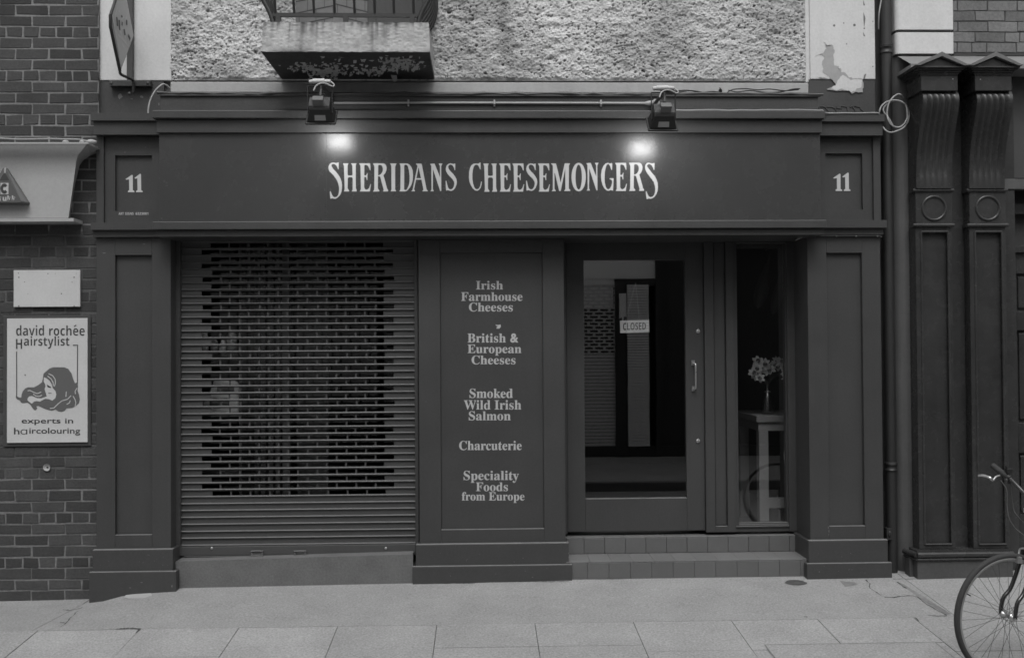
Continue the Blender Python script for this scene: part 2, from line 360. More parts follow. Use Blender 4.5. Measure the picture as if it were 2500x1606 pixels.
# dark painted zone under each strip
b = MB(); a0, a1, z0, z1 = rect(239, 278, 400, 197.3, YW-.012); b.box(a0, a1, YW-.012, YW+.02, z0, z1-.001); b.build('painted_base', M_paint2, shop, .003)
b = MB(); a0, a1, z0, z1 = rect(1975, 282, 2136, 194.3, YW-.012); b.box(a0, a1, YW-.0122, YW+.02, z0, zR-.001)
for k in range(7):                                       # wrinkles and sagging old paint
    x = 1988+k*17; p = [P(x+random.uniform(-5, 5)+i*4.5, 262+random.uniform(-2, 2)+i*3-18*math.exp(-((i-2)/1.6)**2)*.3, YW-.014) for i in range(5)]
    b.tube(p, .004, 6)
b.build('painted_base', M_paint2, shop, .003)
# light string course over the fascia
a0, a1, z0, z1 = rect(418, 229, 1972, 199, YW); b = MB(); b.box(a0, a1, YW-.020, YW+.02, z0, z1-.012); b.build('string_course', M_band, shop, .006)
b = MB()                                                 # ragged lead flashing lying on the top board
for k in range(2):
    x0_, x1_ = P(395, 232, 0).x, P(1998, 232, 0).x; n = 60
    pts = [Vector((x0_+(x1_-x0_)*i/n, -.045-.05*k+random.uniform(-.006, .006), P(1200, 232, -.05).z+random.uniform(-.006, .006)-.004*k)) for i in range(n+1)]
    b.tube(pts, [.008+random.uniform(-.002, .005) for _ in pts], 6)
x0_, x1_, z0, z1 = rect(392, 238, 1998, 231, -.08); b.box(x0_, x1_, -.10, YW-.021, z1-.016, z1-.004)
b.build('lead_flashing', M_grey, shop)

# ---- fascia
YF = -.12
b = MB()
x0_, x1_, z0, z1 = rect(391, 274, 1998, 234, -.085); b.box(x0_, x1_, -.085, YW-.022, z0, z1); b.build('fascia_top_board', M_paint2, shop, .003)
b = MB(); x0_, x1_, z0, z1 = rect(371, 289, 2014.5, 270, -.18); b.box(x0_, x1_, -.18, .05, z0, z1)
x0_, x1_, zz0, zz1 = rect(382, 324.5, 2007, 289, -.145); b.box(x0_, x1_, -.145, .05, zz0, z0-.0015); b.build('cornice', M_paint, shop, .004)
x0_, x1_, z0, z1 = rect(388.5, 540, 2003, 325, YF); b = MB(); b.box(x0_, x1_, YF, .05, z0, z1-.0015); fascia = b.build('fascia_board', M_fascia, shop, .002)
zf_top = z1
b = MB(); x0_, x1_, z0, z1 = rect(372, 558.5, 2018, 539, -.18); b.box(x0_, x1_, -.18, .05, z0, z1)
x0_, x1_, zz0, zz1 = rect(381.5, 576, 2010, 561, -.15); b.box(x0_, x1_, -.15, .30, zz0, z0-.0015); zsof = zz0; b.build('fascia_ledge', M_paint, shop, .004)
# board joints on the fascia
b = MB()
for x in (797, 1207):
    p = P(x, 432, YF); b.box(p.x-.0012, p.x+.0012, YF-.0006, YF+.01, P(x, 537, YF).z, P(x, 328, YF).z)
b.build('board_joint', M_paint2, fascia)

# ---- hand painted display lettering (outlines in zoomed photograph pixels)
GL = {}
GL['Z'] = ([(465,100),(480,100),(478,200),(475,360),(455,362),(430,290),(395,225),(350,180),(290,158),(240,170),(215,200),(220,240),(250,300),(310,375),(385,450),(440,520),(500,605),(555,710),(590,830),(602,940),(598,1060),(580,1170),(550,1260),(500,1330),(430,1395),(370,1430),(310,1430),(230,1412),(190,1435),(172,1420),(160,1300),(152,1160),(178,1155),(205,1220),(245,1310),(290,1362),(345,1380),(410,1355),(455,1300),(480,1220),(492,1120),(490,1020),(470,910),(430,790),(370,690),(300,590),(210,495),(140,430),(105,350),(100,290),(115,220),(150,160),(200,120),(270,104),(330,112),(375,125),(425,115)], [], 795, 390, 14.99)
GL['H'] = ([(640,135),(835,135),(815,190),(805,230),(805,545),(825,578),(900,585),(975,575),(985,540),(978,240),(965,190),(930,150),(940,135),(1130,135),(1110,185),(1102,240),(1105,1010),(1115,1060),(1135,1110),(1135,1165),(950,1165),(965,1140),(988,1100),(990,700),(975,660),(950,645),(900,640),(840,645),(810,680),(805,1030),(815,1070),(860,1130),(850,1165),(670,1165),(690,1100),(695,1050),(670,240),(660,200),(640,160)], [], 795, 390, 14.99)
GL['E'] = ([(1235,135),(1630,135),(1640,250),(1642,390),(1620,390),(1585,300),(1545,225),(1480,195),(1430,200),(1418,230),(1415,560),(1440,588),(1480,570),(1505,535),(1520,490),(1535,500),(1528,600),(1528,745),(1505,750),(1490,670),(1470,635),(1425,632),(1415,660),(1412,1010),(1435,1070),(1480,1105),(1530,1090),(1590,1040),(1620,960),(1640,895),(1660,900),(1640,1020),(1620,1165),(1250,1165),(1285,1095),(1290,1040),(1275,250),(1262,200),(1235,160)], [], 795, 390, 14.99)
GL['R'] = ([(1740,135),(2110,135),(2170,160),(2215,220),(2232,300),(2225,390),(2185,490),(2115,575),(2150,690),(2250,1060),(2290,1120),(2285,1165),(2100,1165),(2125,1110),(2115,1060),(2060,870),(2000,640),(1960,605),(1915,615),(1910,1030),(1920,1070),(1970,1130),(1960,1165),(1735,1170),(1770,1110),(1780,1040),(1785,280),(1770,215),(1740,165)], [[(1920,575),(1925,230),(1940,195),(1995,190),(2050,215),(2085,280),(2095,350),(2085,430),(2040,510),(1985,555)]], 795, 390, 14.99)
GL['I'] = ([(165,125),(375,125),(345,190),(330,240),(330,960),(340,990),(360,1010),(358,1032),(180,1032),(200,1000),(210,960),(205,240),(195,180)], [], 940, 390, 13.32)
GL['D'] = ([(470,125),(720,125),(790,160),(850,230),(895,340),(910,500),(900,660),(870,790),(820,890),(750,980),(690,1025),(640,1035),(460,1032),(495,985),(500,940),(505,250),(500,190)], [[(622,960),(625,190),(650,165),(700,168),(740,210),(775,340),(798,520),(798,700),(775,830),(730,930),(690,990),(640,985)]], 940, 390, 13.32)
GL['A'] = ([(1010,130),(1170,130),(1195,150),(1260,500),(1350,960),(1365,985),(1390,1005),(1385,1030),(1210,1030),(1245,985),(1248,960),(1185,650),(1010,650),(945,960),(955,985),(975,1010),(965,1030),(850,1030),(895,985),(1055,220),(1045,180),(1012,155)], [[(1020,605),(1170,605),(1095,260),(1085,280)]], 940, 390, 13.32)
GL['N'] = ([(1470,140),(1610,130),(1790,575),(1785,200),(1750,150),(1755,128),(1870,128),(1840,180),(1825,220),(1830,1010),(1815,1030),(1790,1010),(1560,310),(1555,960),(1580,1005),(1580,1030),(1475,1030),(1505,990),(1512,950),(1505,200),(1475,160)], [], 940, 390, 13.32)
GL['S'] = ([(2270,125),(2283,130),(2282,340),(2260,345),(2240,260),(2195,185),(2130,158),(2075,180),(2052,240),(2075,310),(2130,380),(2210,460),(2280,555),(2320,630),(2335,720),(2325,810),(2280,920),(2220,990),(2150,1018),(2090,1005),(2040,990),(2000,1010),(1985,995),(1980,870),(1970,690),(1995,690),(2020,800),(2050,910),(2095,960),(2145,970),(2195,945),(2235,880),(2255,790),(2245,720),(2190,630),(2100,540),(2030,460),(1985,370),(1975,300),(1995,210),(2050,145),(2120,120),(2180,130),(2220,145)], [], 940, 390, 13.32)
GL['C'] = ([(485,100),(498,120),(500,350),(475,355),(440,260),(405,205),(350,185),(290,200),(245,270),(215,380),(200,530),(200,720),(225,880),(270,1010),(310,1070),(370,1090),(430,1060),(480,980),(505,880),(520,800),(545,805),(535,920),(500,1030),(450,1100),(380,1140),(300,1125),(220,1060),(150,950),(95,820),(72,650),(80,450),(110,310),(160,210),(230,155),(310,140),(400,150),(440,135)], [], 1140, 390, 14.99)
GL['M'] = ([(985,140),(1155,140),(1175,200),(1330,840),(1475,150),(1490,135),(1680,140),(1640,195),(1632,240),(1630,1030),(1640,1070),(1685,1110),(1680,1150),(1450,1150),(1500,1090),(1505,1050),(1497,330),(1335,1140),(1300,1155),(1275,1140),(1120,490),(1105,500),(1105,1060),(1115,1085),(1155,1130),(1145,1155),(1005,1155),(1045,1100),(1045,240),(1030,190),(985,160)], [], 1280, 390, 14.99)
el = lambda rx, ry: [(1990+rx*math.copysign(abs(math.cos(t))**.95, math.cos(t)), 640+ry*math.sin(t)) for t in [2*math.pi*i/36 for i in range(36)]]
GL['O'] = (el(262, 520), [el(116, 455)], 1280, 390, 14.99)
GL['G'] = ([(885,100),(897,110),(890,300),(868,300),(840,210),(810,150),(780,130),(735,150),(705,240),(680,370),(672,530),(680,680),(705,790),(745,860),(785,870),(830,840),(870,770),(890,680),(890,620),(865,590),(815,570),(825,545),(935,545),(930,700),(920,910),(890,905),(850,890),(800,912),(740,905),(670,850),(610,740),(575,600),(565,450),(590,300),(640,180),(700,115),(770,95),(825,115)], [], 1420, 390, 11.99)
GL['Y'] = ([(2125,95),(2135,110),(2130,300),(2108,300),(2085,230),(2045,165),(1990,130),(1940,140),(1915,180),(1930,220),(1980,285),(2060,390),(2140,480),(2195,580),(2225,680),(2235,790),(2225,900),(2190,1010),(2140,1080),(2080,1130),(2010,1145),(1960,1135),(1915,1165),(1900,1140),(1885,1040),(1878,925),(1900,925),(1930,1010),(1965,1070),(2015,1098),(2070,1085),(2115,1040),(2145,960),(2155,870),(2145,770),(2110,660),(2050,570),(1980,480),(1900,370),(1865,290),(1855,220),(1870,150),(1910,100),(1960,88),(2030,105),(2070,110)], [], 1420, 390, 11.99)
mb = MB()
def glyph(k, dx=0, dy=0):
    o, hs, ox, oy, s = GL[k]
    flat_poly(mb, zoomed(o, ox+dx, oy+dy, s), YF, .0015, [zoomed(h_, ox+dx, oy+dy, s) for h_ in hs])
for k in 'ZHERIDANSCMOGY': glyph(k)
glyph('H', 342.5, .7)
for x in (1219.05, 1251.4, 1314): glyph('E', x-877.4, .4)
glyph('E', 1502.15-877.4, -1.1); glyph('S', 196.4, 0); glyph('R', 624.8, -1.5); glyph('N', 381.3, -1.8)
mb.build('lettering', M_letter, fascia)

# ---- end blocks with house number, and pilasters under them
def one(px, py): return [[(px+(x-325)/3.85, py+(y-662)/3.85) for x, y in p] for p in (
    [(325,712),(385,672),(393,678),(393,815),(408,825),(408,835),(347,835),(347,825),(360,815),(358,715),(330,718)],
    [(410,700),(462,662),(470,668),(472,815),(486,825),(486,835),(424,835),(424,825),(438,815),(436,705),(415,708)])]
def end_block(o0, o1, cap, mid_, body, fr, inner, ledge, ledge2, num):
    b = MB()
    x0, x1, z0, z1 = rect(*cap, -.075); b.box(x0, x1, -.075, .12, z0, z1); zc = z0
    x0, x1, z0, z1 = rect(*mid_, -.05); b.box(x0, x1, -.05, .12, z0, zc-.0015); zm = z0
    x0, x1, z0, z1 = rect(*ledge, -.065); b.box(x0, x1, -.065, .12, z0, z1); zl = z1
    X0, X1, Z0, Z1 = rect(*ledge2, -.035); b.box(X0, X1, -.035, .12, Z0, z0-.0015)
    fx0, fx1, fz0, fz1 = rect(*fr, 0); bx0, bx1, _, _ = rect(*body, 0)
    ix0, ix1, iz0, iz1 = rect(*inner, .02)
    framed(b, bx0, bx1, zl+.0015, zm-.0015, fx0, fx1, zl+.006, zm-.002, 0, .12, .022, False)
    framed(b, fx0+.0005, fx1-.0005, zl+.006, zm-.0025, ix0, ix1, iz0, iz1, .0215, .12, .025)
    ob = b.build('number_block', M_paint, shop, .003)
    m2 = MB()
    for p in one(*num): flat_poly(m2, p, .0465, .0015)
    m2.build('house_number', M_letter, ob); return ob, Z0
blkL, zL = end_block(0, 0, (221, 276, 400, 294.5), (229, 296, 400, 329), (235, 329, 400, 543), (253, 330, 392, 543), (281, 379.5, 371, 515), (221, 543.5, 400, 561), (226, 561, 400, 578.5), (306.5, 424.5))
blkR, zRb = end_block(0, 0, (1995, 278.6, 2160, 296.8), (1995, 297, 2155, 331), (1990, 331, 2150, 537), (1996, 332.5, 2132.6, 537), (2016, 374.7, 2106, 512), (1995, 537.5, 2165, 556), (1995, 556.5, 2156.5, 573), (2034.4, 421.5))
m2 = MB()
for s, x0, x1 in (('ART', 289.5, 302), ('SIGNS', 305.5, 326), ('8323081', 331, 362)):
    v, f = text_mesh(bold_sans(s), x0, 518.6, x1, 524.8, .0215, .0012); m2.add(v, f)
m2.build('sign_writer_mark', M_letter2, blkL)
def pilaster(x0p, x1p, ytop, ztop, panel, plin_u, plin_l, yg, Y, back, zg):
    b = MB(); x0, x1, z0, z1 = rect(x0p, ytop, x1p, plin_u[1], Y); hx0, hx1, hz0, hz1 = rect(*panel, Y)
    framed(b, x0, x1, z0, ztop-.0015, hx0, hx1, hz0, hz1, Y, back, .018 if Y > .01 else .028)
    pl = b.build('pilaster', M_paint, shop, .003)
    c = MB(); u0, u1, uz0, uz1 = rect(*plin_u, Y-.035); c.box(u0, u1, Y-.035, back+.01, uz0, z0-.001); uz1 = z0-.001
    l0, l1, lz0, lz1 = rect(*plin_l, Y-.06); c.box(l0, l1, Y-.06, back+.02, zg, uz0-.001)
    pn = c.build('plinth', M_paint, pl, .003)
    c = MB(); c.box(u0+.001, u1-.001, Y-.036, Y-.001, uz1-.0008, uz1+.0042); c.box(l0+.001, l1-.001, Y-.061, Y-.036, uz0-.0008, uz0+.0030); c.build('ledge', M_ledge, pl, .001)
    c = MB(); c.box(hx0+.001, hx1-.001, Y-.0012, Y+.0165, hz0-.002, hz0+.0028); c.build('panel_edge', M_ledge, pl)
    return x0, x1
plx = pilaster(235, 416.5, 579, zL, (281, 623, 371, 1305.5), (226, 1339.3, 422, 1394), (217.5, 1394, 430, 1440), 1466, 0, .40, -.2)
prx = pilaster(1974.5, 2153, 573, zRb, (2021, 617.5, 2108, 1284), (1974.5, 1316.6, 2167.6, 1373), (1970.5, 1373, 2178, 1410), 1415, 0, .40, -.2)
pmx = pilaster(1022.8, 1378.5, 576, zsof, (1075.7, 617, 1326.5, 1291.7), (1015.5, 1325, 1389, 1379), (1007, 1379, 1397, 1420), 1424, .05, .40, -.2)
mid = [o for o in SC.objects if o.name.startswith('pilaster')][-1]
mb = MB(); YP = .068
for s, x0, y0, x1, y1 in (('Irish', 1162, 685.7, 1228, 707), ('Farmhouse', 1125.7, 713.4, 1275.7, 734.9), ('Cheeses', 1144.9, 738.6, 1252, 760.6), ('British', 1141.4, 813.7, 1234.9, 836.3),
    ('European', 1141.4, 840.9, 1272.9, 868), ('Cheeses', 1151.4, 867.5, 1258.6, 889.4), ('Smoked', 1146.3, 948.2, 1252, 971.6), ('Wild Irish', 1132.5, 976.4, 1272.6, 999.8), ('Salmon', 1144.6, 1003.3, 1246.8, 1026),
    ('Charcuterie', 1121, 1075.6, 1273.7, 1098.6), ('Speciality', 1131.8, 1148.5, 1266.8, 1178), ('Foods', 1161.8, 1177, 1240, 1198.8), ('from Europe', 1127.4, 1200.5, 1280.6, 1227)):
    v, f = text_mesh(bold_serif(s), x0, y0, x1, y1, YP, .0012, .004); mb.add(v, f)
v, f = text_mesh('&', 1245.7, 813.7, 1265.7, 836.3, YP, .0012, .03); mb.add(v, f)
flat_poly(mb, [(1210, 792), (1216, 793.5), (1222, 792), (1222.5, 798), (1219, 802), (1212, 802), (1213, 798), (1216.5, 796.5), (1211, 795)], YP, .0012)
mb.build('lettering', M_letter2, mid)
# side linings of the openings
b = MB(); zb = -.1
b.box(plx[1]-.004, plx[1]+.001, .002, .40, .2, zsof)          # thin painted cheek beside the shutter
b.build('lining', M_paint, shop)

# ---- roller shutter
YS = .145
sh0, sh1, szb, szt = rect(441, 1354, 1013, 572, YS)
_, _, zrail, _ = rect(441, 1326.6, 1013, 576, YS)
pitch = (P(700, 716/3.4215+550, YS).z - P(700, 1203+9.2, YS).z)/27.0
b = MB(); ztop = zsof+.04; zcut = P(700, 1212.5, YS).z
def xs(p): return P(p, 900, YS).x
z = zrail; k = 0; rows = []
while z < ztop: rows.append(z+random.uniform(-.0009, .0009)); z += pitch
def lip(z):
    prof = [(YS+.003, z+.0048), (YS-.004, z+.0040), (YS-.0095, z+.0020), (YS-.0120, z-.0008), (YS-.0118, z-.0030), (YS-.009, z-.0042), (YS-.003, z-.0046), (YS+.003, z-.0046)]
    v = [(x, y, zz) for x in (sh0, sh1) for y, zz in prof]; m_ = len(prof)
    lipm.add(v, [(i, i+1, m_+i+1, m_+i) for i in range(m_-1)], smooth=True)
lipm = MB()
for i, z in enumerate(rows):
    lip(z); za, zb_ = z+.0042, z+pitch-.0042; t = .0015; Ys = YS+.002
    if z < zcut-.004: b.box(sh0, sh1, Ys, Ys+t, za, zb_); continue
    odd = (round((z-zcut)/pitch) % 2) == 0
    jog = random.choice((0, 0, 0, 2.2, -1.5, 0))
    n, x0p, x1p = (9, 516+jog, 938+jog) if odd else (10, 492.5+jog, 961+jog)
    sa, sb = za+.0012, zb_-.0080
    b.box(sh0, sh1, Ys, Ys+t, za, sa); b.box(sh0, sh1, Ys, Ys+t, sb, zb_)
    pw = (x1p-x0p+4.2)/n; edges = [sh0]
    for q_ in range(n): edges += [xs(x0p+q_*pw), xs(x0p+q_*pw+pw-4.2)]
    edges.append(sh1)
    for q_ in range(0, len(edges), 2): b.box(edges[q_], edges[q_+1], Ys, Ys+t, sa, sb)
shutter = b.build('roller_shutter', M_shut, shop); lipm.build('slat_joint', M_lip_lit, shutter)
b = MB(); b.box(sh0, sh1, YS-.02, YS+.015, szb+.006, zrail-.008); b.box(sh0+.03, sh1-.003, YS-.026, YS+.016, szb-.003, szb+.005)
rail = b.build('bottom_rail', M_shut, shutter, .003)
for cx in (517, 942):
    p = P(cx, 1337.5, YS-.02); c = MB(); c.lathe([(.009, -.004), (.009, .004), (.005, .006), (0, .006)], 14, Matrix.Translation(p) @ Matrix.Rotation(R(90), 4, 'X')); c.build('rail_bolt', M_metal, shutter)
for cx, op in ((627, 0), (732, 1)):
    x0, x1, z0, z1 = rect(cx-15, 1345, cx+15, 1361, YS-.05); c = MB()
    c.box(x0, x1, YS-.055, YS-.021, z0, z0+.018); c.box(x0+.002, x0+.014, YS-.05, YS-.021, z0+.018, z1); c.box(x1-.014, x1-.002, YS-.05, YS-.021, z0+.018, z1)
    if not op: c.box(x0+.014, x1-.014, YS-.046, YS-.021, z0+.0185, z1-.005)
    c.tube([(x0+.003, YS-.05, z1), ((x0+x1)/2, YS-.055, z1+.003), (x1-.003, YS-.05, z1)], .006, 8); c.build('shutter_lock', M_conc2, shutter, .003)
for a, b_ in ((426, 441), (1012.5, 1022)):
    x0, x1, z0, z1 = rect(a, 1356, b_, 560, YS-.02); c = MB(); c.box(x0, x1, YS-.03, YS+.05, z0, zsof+.06); c.box(x0+.004, x1-.004, YS-.034, YS-.0302, z0, zsof+.05); c.build('shutter_guide', M_paint, shutter, .002)
# concrete sill under the shutter
b = MB(); x0, x1, z0, z1 = rect(429, 1364.5, 1008, 1357, .02); s_ = b
b.prism([(x0, -.2), (x1, -.2), (x1, z1+.004), (x0, z0-.004)], .015, .40); b.build('window_sill', M_conc2, shop, .006)
# shop window behind the shutter
c = MB(); c.box(sh0-.02, sh1+.02, .262, .266, .28, zsof+.2); wn = c.build('shop_window', M_glass2, shop)
c = MB(); c.box(sh0-.06, sh0+.0, .24, .30, .2, 2.7); c.box(sh1, sh1+.06, .24, .30, .2, 2.7); c.box(sh0, sh1, .24, .30, .2, .279); xm = P(690, 900, .25).x; c.box(xm, xm+.05, .24, .30, .28, 2.7); c.build('window_frame', M_paint, wn)

# ---- door
YD = .33
fr0, fr1, fz0, fz1 = rect(1381, 1299, 1724, 571, .30)
b = MB()
dx0, dx1, dz0, dz1 = rect(1384, 1296, 1719, 588, YD); gx0, gx1, gz0, gz1 = rect(1427, 1216.5, 1674.5, 635, YD)
b.box(dx0, gx0, YD, YD+.045, dz0, dz1); b.box(gx1, dx1, YD, YD+.045, dz0, dz1); b.box(gx0, gx1, YD, YD+.045, gz1, dz1); b.box(gx0, gx1, YD, YD+.045, dz0, gz0)
door = b.build('door', M_paint, shop, .003)
c = MB(); c.box(gx0-.003, gx1+.003, YD+.02, YD+.024, gz0-.003, gz1+.003); c.build('door_pane', M_glass, door)
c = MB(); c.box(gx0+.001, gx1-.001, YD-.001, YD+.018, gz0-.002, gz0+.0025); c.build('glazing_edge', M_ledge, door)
c = MB(); x0, x1, z0, z1 = rect(1691, 955, 1700, 879.5, YD-.03)
for zz in (z0+.008, z1-.03): c.box(x0-.002, x0+.022, YD-.008, YD-.0005, zz-.008, zz+.03)
xc = x0+.018; c.tube(smooth_pts([(xc-.006, YD-.004, z1-.022), (xc, YD-.035, z1-.026), (xc+.001, YD-.045, z1-.04), (xc+.002, YD-.045, (z0+z1)/2), (xc+.001, YD-.045, z0+.03), (xc, YD-.035, z0+.02), (xc-.006, YD-.004, z0+.015)], 4), .007, 10); c.build('door_handle', M_metal, door)
for y in (809, 1076):
    p = P(1704, y, YD); c = MB(); c.lathe([(.015, 0), (.015, .006), (.012, .009), (.004, .010), (0, .010)], 18, Matrix.Translation(p) @ Matrix.Rotation(R(90), 4, 'X'))
    c.box(p.x-.003, p.x+.003, YD-.012, YD-.009, p.z-.008, p.z+.022); c.build('door_lock', M_metal, door)
b = MB()
b.box(fr0-.04, dx0-.004, .30, .42, dz0-.01, zsof); b.box(dx0-.004, dx1+.004, .30, .42, dz1+.004, zsof)
x0, x1, z0, z1 = rect(1721.5, 1299, 1744, 571, .30); b.box(x0, x1, .30, .42, z0, zsof)
nx0, nx1, nz0, nz1 = rect(1744, 1284.5, 1774, 589, .30); fx0, fx1, _, _ = rect(1774, 1299, 1794, 571, .30)
b.box(x1, fx0, .33, .40, z0, zsof); b.box(x1, fx0, .30, .329, z0, nz0); b.box(x1, fx0, .30, .329, nz1, zsof); b.box(nx0+.007, nx1-.007, .322, .3295, nz0+.007, nz1-.007)
b.box(fx0, fx1, .30, .42, z0, zsof)
wx0, wx1, wz0, wz1 = rect(1800, 1275.5, 1921, 594, .33)
b.box(fx1, wx0, .315, .40, z0, zsof); b.box(wx1, prx[0]+.01, .30, .42, z0, zsof); b.box(wx0, wx1, .30, .42, wz1, zsof); b.box(wx0, wx1, .315, .40, z0, wz0-.03)
for i in range(3): b.box(wx0-.012*i, wx1+.012*i, .33-.012*i, .40, wz0-.010*(i+1), wz0-.010*i-.0006)
frame = b.build('door_frame', M_paint, shop, .002)
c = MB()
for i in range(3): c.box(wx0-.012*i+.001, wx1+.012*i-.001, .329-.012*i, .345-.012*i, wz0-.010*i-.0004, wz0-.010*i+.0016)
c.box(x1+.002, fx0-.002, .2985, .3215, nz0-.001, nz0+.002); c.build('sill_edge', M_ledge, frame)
c = MB(); c.box(wx0-.003, wx1+.003, .352, .356, wz0-.001, wz1+.003); sw = c.build('side_window', M_glass, shop)
c = MB(); c.box(wx1-.006, wx1+.001, .34, .3515, wz0, wz1); c.build('glazing_bead', M_grey, sw)
# ---- tiled steps
def tiles(b, x0, x1, y, z0, z1, xstart, w_=.1515, gp_=.0014):
    x = xstart
    while x > x0: x -= w_
    while x < x1:
        a, c_ = max(x+gp_, x0), min(x+w_-gp_, x1)
        if c_-a > .01: b.box(a, c_, y-.010, y, z0, z1, tone=random.uniform(.93, 1.06))
        x += w_
def tops(b, x0, x1, y0, y1, z, xstart, w_=.1515):
    x = xstart
    while x > x0: x -= w_
    while x < x1:
        a, c_ = max(x+.0004, x0), min(x+w_-.0004, x1)
        if c_-a > .01: b.box(a, c_, y0, y1, z-.010, z, tone=random.uniform(1.1, 1.28))
        x += w_
zt1 = P(1650, 1367, .02).z; zt2 = P(1650, 1308.5, .28).z
sx0, sx1 = pmx[1]-.0, prx[0]
g = MB(); g.box(sx0+.002, 2.30, .022, .40, -.2, zt1-.010); g.box(sx0+.002, 2.30, .282, .42, zt1-.010, zt2-.010); steps = g.build('door_step', M_grout, shop)
b = MB(); t0 = P(1360+215/2.905*1.0, 1390, .02).x; t1 = P(1360+190/2.905, 1330, .28).x
tiles(b, P(1391, 1390, .02).x, 2.30, .0215, -.15, zt1-.011, t0, .1515, .0007); tops(b, sx0, 2.30, .012, .27, zt1, t0+.02)
tiles(b, sx0, 2.30, .2815, zt1+.001, zt2-.011, t1); tops(b, sx0, 2.30, .272, .41, zt2, t1)
b.build('step_tile', M_tile, steps, .002)

# chips, drips and scuffs in the shop paint
b = MB()
def chip(x, y, w_, h_, Y): flat_poly(b, ragged([(x+w_*math.cos(t)*random.uniform(.5, 1), y+h_*math.sin(t)*random.uniform(.5, 1)) for t in [2*math.pi*i/7 for i in range(7)]], 2), Y, .0012)
for x, y, w_, h_ in ((293, 236, 8, 8), (346, 237, 5, 4), (321, 242, 4, 2), (388, 255, 1.5, 5)): chip(x, y, w_, h_, YW-.0135)
for x, y, w_, h_, Y in ((2022.5, 1287, 1.6, 4, 0), (2024, 1296, 1.3, 6, 0), (2023.6, 1304, 1, 3, 0), (2033, 378, 1, 1.5, 0.0215), (2077, 1350, 1.6, 1, -.035), (420, 1430, 2, 4, -.06), (318, 1434, 3, 1.2, -.06), (345, 1421, 5, 1, -.06), (2000, 1395, 2, 1.5, -.06), (2080, 1390, 1.4, 1.2, -.06), (352, 596, 4, 1, 0), (254, 618, 5, 1.4, 0), (355, 360, 3, 1, .0215), (305, 372, 2, 2, .0215), (1040, 980, 1, 1.6, .05), (1100, 1405, 2, 1, -.01), (1300, 1408, 2.4, 1, -.01), (1388, 1350, 1.3, 3, .015), (1389, 1362, 1.2, 5, .015)): chip(x, y, w_, h_, Y-.0005)
for k in range(46):
    x = random.choice((random.uniform(240, 410), random.uniform(1985, 2150), random.uniform(1030, 1370))); y = random.uniform(1345, 1400); Y = -.036 if y < 1372 else -.0605
    if 1020 < x < 1380: Y += .05
    chip(x, y, random.uniform(.5, 1.6), random.uniform(.4, 1.0), Y-.001)
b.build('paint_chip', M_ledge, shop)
# ---- interior
b = MB(); fz = zt2-.02
b.box(-2.62, 2.6, .42, 4.9, fz-.05, fz); b.build('floor', M_floor, shop)
b = MB(); b.box(-2.62, 2.6, .31, 4.9, 2.62, 2.75); b.box(-2.615, -2.55, .42, 4.9, fz, 2.62); b.box(2.55, 2.595, .42, 4.9, fz, 2.62); b.box(-2.55, 2.55, 4.8, 4.89, fz, 2.62); b.box(.0, .08, 1.2, 4.8, fz, 2.62); b.build('interior_wall', M_dark, shop)
b = MB(); x0, x1, z0, z1 = rect(488, 700, 584, 640, .9); b.box(x0-.15, x1, .9, .93, z0, z1)
x0, x1, z0, z1 = rect(592, 1330, 700, 560, .7); b.box(x0, x0+.02, .6, 1.3, fz, 2.55)
for k in range(6): xx = x0+.03+k*.055; b.box(xx, xx+.032, .7+.02*(k % 2), .75, fz, 2.55)
x2, x3, z0, z1 = rect(725, 1330, 800, 560, 1.1); b.box(x2, x3, 1.1, 1.15, fz, 2.5)
b.build('display_partition', M_int, shop)

# ---- balcony
YB = -.56
a, b1, c1, d1 = P(636.5, 127.5, YB), P(1050, 126.4, YB), P(1046.4, 54.5, YB), P(643, 55, YB)
zb_ = (a.z+b1.z)/2; zt_ = (c1.z+d1.z)/2; b = MB()
NX, NZ = 150, 36
drip = np.zeros(NX)
for _ in range(46):
    c_ = np.random.rand()*NX; drip = np.maximum(drip, (.2+.75*np.random.rand())*np.exp(-((np.arange(NX)-c_)/(.7+3*np.random.rand()**2))**2))
blot = vnoise(NX, NZ, 12, 7); fin = vnoise(NX, NZ, 2.5, 2); lng = .12+.75*vnoise(NX, 2, 3.5, 1)[0]**1.6
vs_b = []; tn = []
for k in range(NZ):
    v_ = k/(NZ-1)
    for i in range(NX):
        u_ = i/(NX-1); xa_ = a.x+(d1.x-a.x)*v_; xb_ = b1.x+(c1.x-b1.x)*v_
        vs_b.append((xa_+(xb_-xa_)*u_, YB-.003*(fin[k, i]-.5), zb_+(zt_-zb_)*v_+(.004*(fin[k, i]-.5) if k in (0, NZ-1) else 0)))
        dpt = 1-v_
        t_ = 1-.78*drip[i]*math.exp(-(dpt/lng[i])**2) - .55*max(0, blot[k, i]-.5)*(1.3-.8*v_) - .18*math.exp(-(dpt/.10)**2) - .25*(fin[k, i]-.5) - .3*max(0, .10-v_)/.10*(blot[k, i])
        tn.append(max(.16, t_))
fs_ = [(k*NX+i, k*NX+i+1, (k+1)*NX+i+1, (k+1)*NX+i) for k in range(NZ-1) for i in range(NX-1)]
n0 = len(vs_b)
vs_b += [(a.x, YB+.001, zb_), (b1.x, YB+.001, zb_), (c1.x, YB+.001, zt_), (d1.x, YB+.001, zt_), (a.x, YW-.002, zb_), (b1.x, YW-.002, zb_), (c1.x, YW-.002, zt_), (d1.x, YW-.002, zt_)]; tn += [.8]*8
fs_ += [tuple(n0+q for q in f) for f in ((0, 1, 5, 4), (1, 2, 6, 5), (2, 3, 7, 6), (3, 0, 4, 7), (4, 5, 6, 7))]
me = bpy.data.meshes.new('balcony'); me.from_pydata(vs_b, [], fs_); at = me.attributes.new('tone', 'FLOAT', 'POINT'); at.data.foreach_set('value', tn); me.update()
